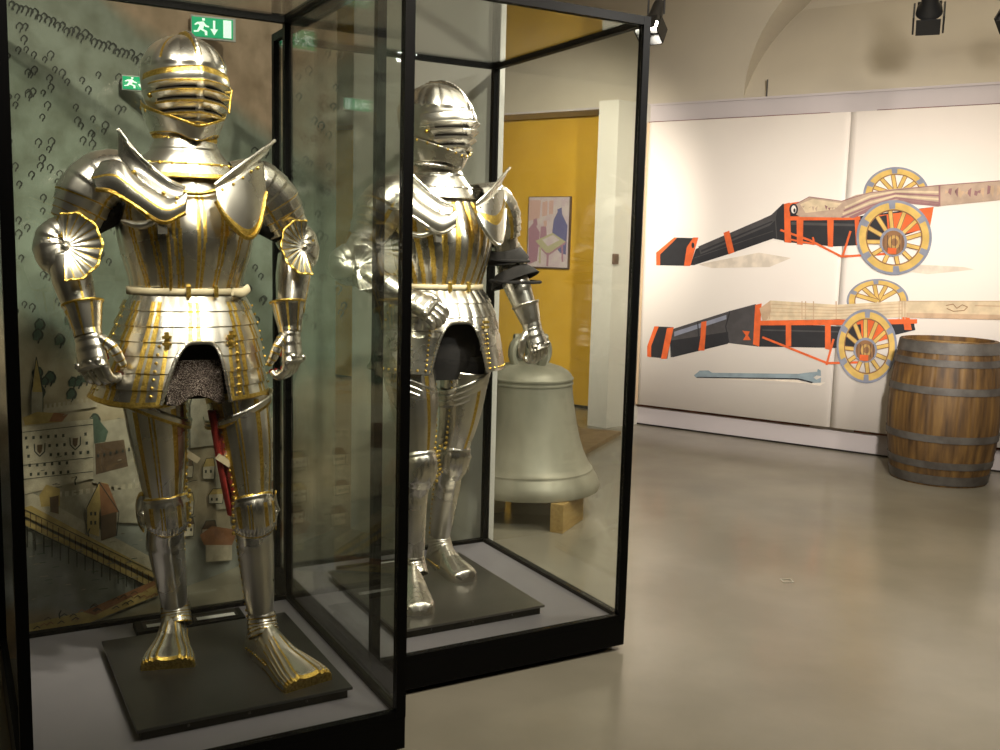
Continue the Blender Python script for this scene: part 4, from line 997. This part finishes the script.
P1 = dict(hyaw=5, hx=-.067, hy=.08, arch=0, archth=21.5, archtop=.970,
    armL=dict(pauld=[(-.185, .08, 1.415), (-.265, .08, 1.412), (-.318, .08, 1.375), (-.345, .08, 1.318), (-.365, .08, 1.28)], elbow=(-.394, .07, 1.222), wrist=(-.348, -.01, 1.005), hd=(.10, -.30, -1), hb=(-.75, -.65, 0), ht=(.8, -.6, .0), fan=.098),
    armR=dict(pauld=[(.050, .08, 1.415), (.120, .08, 1.412), (.170, .08, 1.380), (.208, .08, 1.325), (.232, .08, 1.285)], elbow=(.252, .07, 1.235), wrist=(.208, -.01, 1.005), hd=(.02, -.22, -1), hb=(.75, -.65, 0), ht=(-.8, -.6, 0), fan=.088),
    legL=dict(hip=(-.161, .08, .80), knee=(-.128, .12, .455), ankle=(-.085, .235, .09), toe=(-.150, .015, 0), heel=(-.075, .29, 0)),
    legR=dict(hip=(.067, .05, .80), knee=(.096, .0, .452), ankle=(.128, .02, .095), toe=(.182, -.275, 0), heel=(.110, .07, 0)))
P2 = dict(hyaw=26, hx=.010, hy=.05, arch=-1, archth=25, archtop=.985,
    armL=dict(pauld=[(-.068, .05, 1.415), (-.140, .05, 1.412), (-.190, .05, 1.375), (-.225, .055, 1.310), (-.245, .06, 1.265)], elbow=(-.298, .08, 1.170), wrist=(-.165, -.10, 1.075), hd=(.62, -.62, -.38), hb=(-.25, -.62, .55), ht=(.3, .2, .9), fan=.085, curl=1.1),
    armR=dict(pauld=[(.170, .06, 1.415), (.235, .06, 1.410), (.270, .06, 1.375), (.292, .06, 1.320), (.302, .06, 1.28)], elbow=(.320, .065, 1.205), wrist=(.385, -.015, .975), hd=(.24, -.28, -1), hb=(.25, -.9, 0), ht=(-1, -.3, -.2), dofan=False, hs=.98, curl=1.15),
    legL=dict(hip=(-.085, .03, .80), knee=(-.071, -.02, .465), ankle=(-.068, .02, .09), toe=(-.158, -.245, 0), heel=(-.052, .08, 0)),
    legR=dict(hip=(.152, .06, .80), knee=(.131, .12, .452), ankle=(.141, .235, .09), toe=(.145, -.01, 0), heel=(.138, .29, 0)))
make_suit('suit_of_armour', O1, 0, True, P1, 'gilded suit of armour with gold striped plates and gold edged visor in the nearer case')
make_suit('suit_of_armour', O2, .117, False, P2, 'silver suit of armour with one hand at its hip in the farther case')

# ------------------------------------------------------------------ spotlights
M['lampglow'] = pmat('lit_lens', (1, 1, 1), .5, emit=(1, .93, .8), es=30)
M['lampbody'] = pmat('black_lamp_body', (.015, .015, .015), .4)
M['lampgrey'] = pmat('grey_lamp_bracket', (.12, .12, .12), .4, .6)
def spotlight(pos, aim, label, s=1, energy=0, size=.06, cone=60, col=(1, .9, .76)):
    pos = V(pos); d = (V(aim)-pos).normalized()
    rot = d.to_track_quat('-Z', 'Y')
    e = empty('track_spotlight', pos, 0, label, 'spotlight', 'black track spotlights under the vault')
    e.rotation_mode = 'QUATERNION'; e.rotation_quaternion = rot
    MB().lathe([(0, .10*s), (.03*s, .10*s), (.034*s, .08*s), (.036*s, .0), (.052*s, -.03*s), (.056*s, -.055*s), (.050*s, -.055*s), (.044*s, -.03*s), (0, -.03*s)], 24).build('lamp_body', M['lampbody'], e)
    MB().lathe([(0, -.040*s), (.046*s, -.040*s), (.046*s, -.036*s), (0, -.036*s)], 24).build('lens', M['lampglow'], e)
    b = MB()
    for k in (-1, 1): b.box((k*.062*s, 0, -.085*s), (.004*s, .05*s, .045*s)); b.box((0, k*.062*s, -.085*s), (.05*s, .003*s, .04*s))
    b.build('barn_door', M['lampbody'], e, smooth=False)
    inv = rot.to_matrix().inverted(); up = inv @ V((0, 0, 1))
    b = MB()
    for k in (-1, 1): b.tube([V((k*.045*s, 0, .02*s)), V((k*.045*s, 0, .02*s))+up*.10*s, up*.16*s], .006*s, 8, curve=False)
    b.tube([up*.15*s, up*(4.3-pos.z)], .010*s, 8, curve=False)
    b.build('bracket', M['lampgrey'], e)
    if energy:
        ld = bpy.data.lights.new('lamp_beam', 'SPOT'); ld.energy = energy; ld.spot_size = R(cone); ld.spot_blend = .6; ld.shadow_soft_size = size; ld.color = col
        lo = bpy.data.objects.new('lamp_beam', ld); C.objects.link(lo); lo.location = pos+d*.12*s; lo.rotation_mode = 'QUATERNION'; lo.rotation_quaternion = rot
    return e
def beam(pos, aim, energy, size=.08, cone=50, col=(1, .9, .76), blend=.7):  # spot source without a fixture; some are added only to brighten one surface
    pos = V(pos); d = (V(aim)-pos).normalized()
    ld = bpy.data.lights.new('spot_beam', 'SPOT'); ld.energy = energy; ld.spot_size = R(cone); ld.spot_blend = blend; ld.shadow_soft_size = size; ld.color = col
    lo = bpy.data.objects.new('spot_beam', ld); C.objects.link(lo); lo.location = pos; lo.rotation_mode = 'QUATERNION'; lo.rotation_quaternion = d.to_track_quat('-Z', 'Y')
def panel(pos, aim, energy, sx, sy, col=(1, .92, .8)):  # soft area source without a fixture, added as fill
    pos = V(pos); d = (V(aim)-pos).normalized()
    ld = bpy.data.lights.new('fill_panel', 'AREA'); ld.shape = 'RECTANGLE'; ld.size = sx; ld.size_y = sy; ld.energy = energy; ld.color = col
    lo = bpy.data.objects.new('fill_panel', ld); C.objects.link(lo); lo.location = pos; lo.rotation_mode = 'QUATERNION'; lo.rotation_quaternion = d.to_track_quat('-Z', 'Y')
def dist(px, py, t): d = FW+RT*((px-500)/F)-UP*((py-375)/F); return CAM+d*t
spotlight(dist(655, 18, 5.2), dist(520, 420, 4.4), 'black track spotlight beside the top right corner of the farther case', 1.0, 0)
spotlight(dist(930, 2, 5.0), wp(2.0, 0, 1.2), 'black track spotlight cut by the top edge of the photo, right', 1.15, 0)
spotlight(dist(1010, 2, 5.0), wp(3.2, 0, 1.2), 'dark track spotlight at the top right corner of the photo', 1.1, 0)
c1 = O1+Z*1.2; c2 = O2+Z*1.2
beam((.55, .9, 3.6), O1+Z*1.42, 560, .14, 25, blend=1)
beam((-1.4, .8, 3.7), O1+Z*1.45, 420, .14, 25, blend=1)
beam((1.7, 2.0, 3.7), O2+Z*1.42, 560, .14, 23, blend=1)
beam((-.1, 1.0, 3.9), O2+Z*1.42, 460, .14, 22, blend=1)
beam((.1, 1.3, 3.9), O1+Z*.0, 60, .06, 40)
beam((1.0, 2.2, 3.9), O2+Z*.0, 90, .06, 40)
beam(dist(655, 18, 5.0)-Z*.1, O1+Z*1.2, 230, .05, 40)
beam((.6, 1.6, 3.9), M0+MD*.9+Z*1.2, 260, .06, 62)  # unseen, added to brighten the map mural
beam((.4, 2.0, 3.9), M0+MD*.5+Z*.5, 400, .08, 40, blend=1)  # extra unseen spot for the lower mural
beam((1.9, 2.3, 2.7), (-.4, 4.5, 1.1), 190, .08, 44, (1, .96, .88))  # unseen, added to lift the pale partition
beam(wp(3.4, 4.8, 2.3), wp(1.1, 0, 1.15), 1000, .1, 50, (1, .93, .86), blend=1)  # unseen wash added for the open book pages
beam(wp(4.6, 4.0, 2.9), wp(2.8, 0, 1.5), 360, .1, 48, (1, .90, .80), blend=.9)  # second added wash, on the right-hand page
beam((.25, 6.1, 2.46), Y0+WT*-.5+Z*1.4, 230, .1, 80, (1, .92, .8))  # stands in for the alcove's own light, hung unseen in the room
beam((1.5, 3.9, 3.9), BC+Z*.4, 175, .1, 36)
beam((.15, .7, 2.9), O1+Z*1.2, 70, .30, 24, blend=1)  # unseen frontal fill added for the dark breastplate
beam((2.3, 3.6, 4.1), (2.0, 3.6, 0), 330, .25, 80, (1, .92, .78), blend=1)  # unseen, added to brighten the floor on the right
panel((1.5, 2.5, 4.1), (1.5, 2.6, 0), 72, 4, 4)  # added overhead fill for the whole room
panel((2.2, 5.5, 2.9), (2.2, 5.6, 4.3), 48, 2, 2)  # added upward fill for the vault
w = bpy.data.worlds.new('room_air'); w.use_nodes = True; w.node_tree.nodes['Background'].inputs[0].default_value = (.02, .019, .017, 1); sc.world = w

sc.view_settings.view_transform = 'Standard'; sc.view_settings.look = 'None'; sc.view_settings.gamma = 1; sc.view_settings.use_curve_mapping = False
sc.view_settings.exposure = 0
cy_ = sc.cycles
cy_.use_denoising = True
cy_.max_bounces = 8; cy_.glossy_bounces = 5; cy_.diffuse_bounces = 4; cy_.transparent_max_bounces = 40; cy_.sample_clamp_indirect = 4
cy_.caustics_reflective = False; cy_.caustics_refractive = False
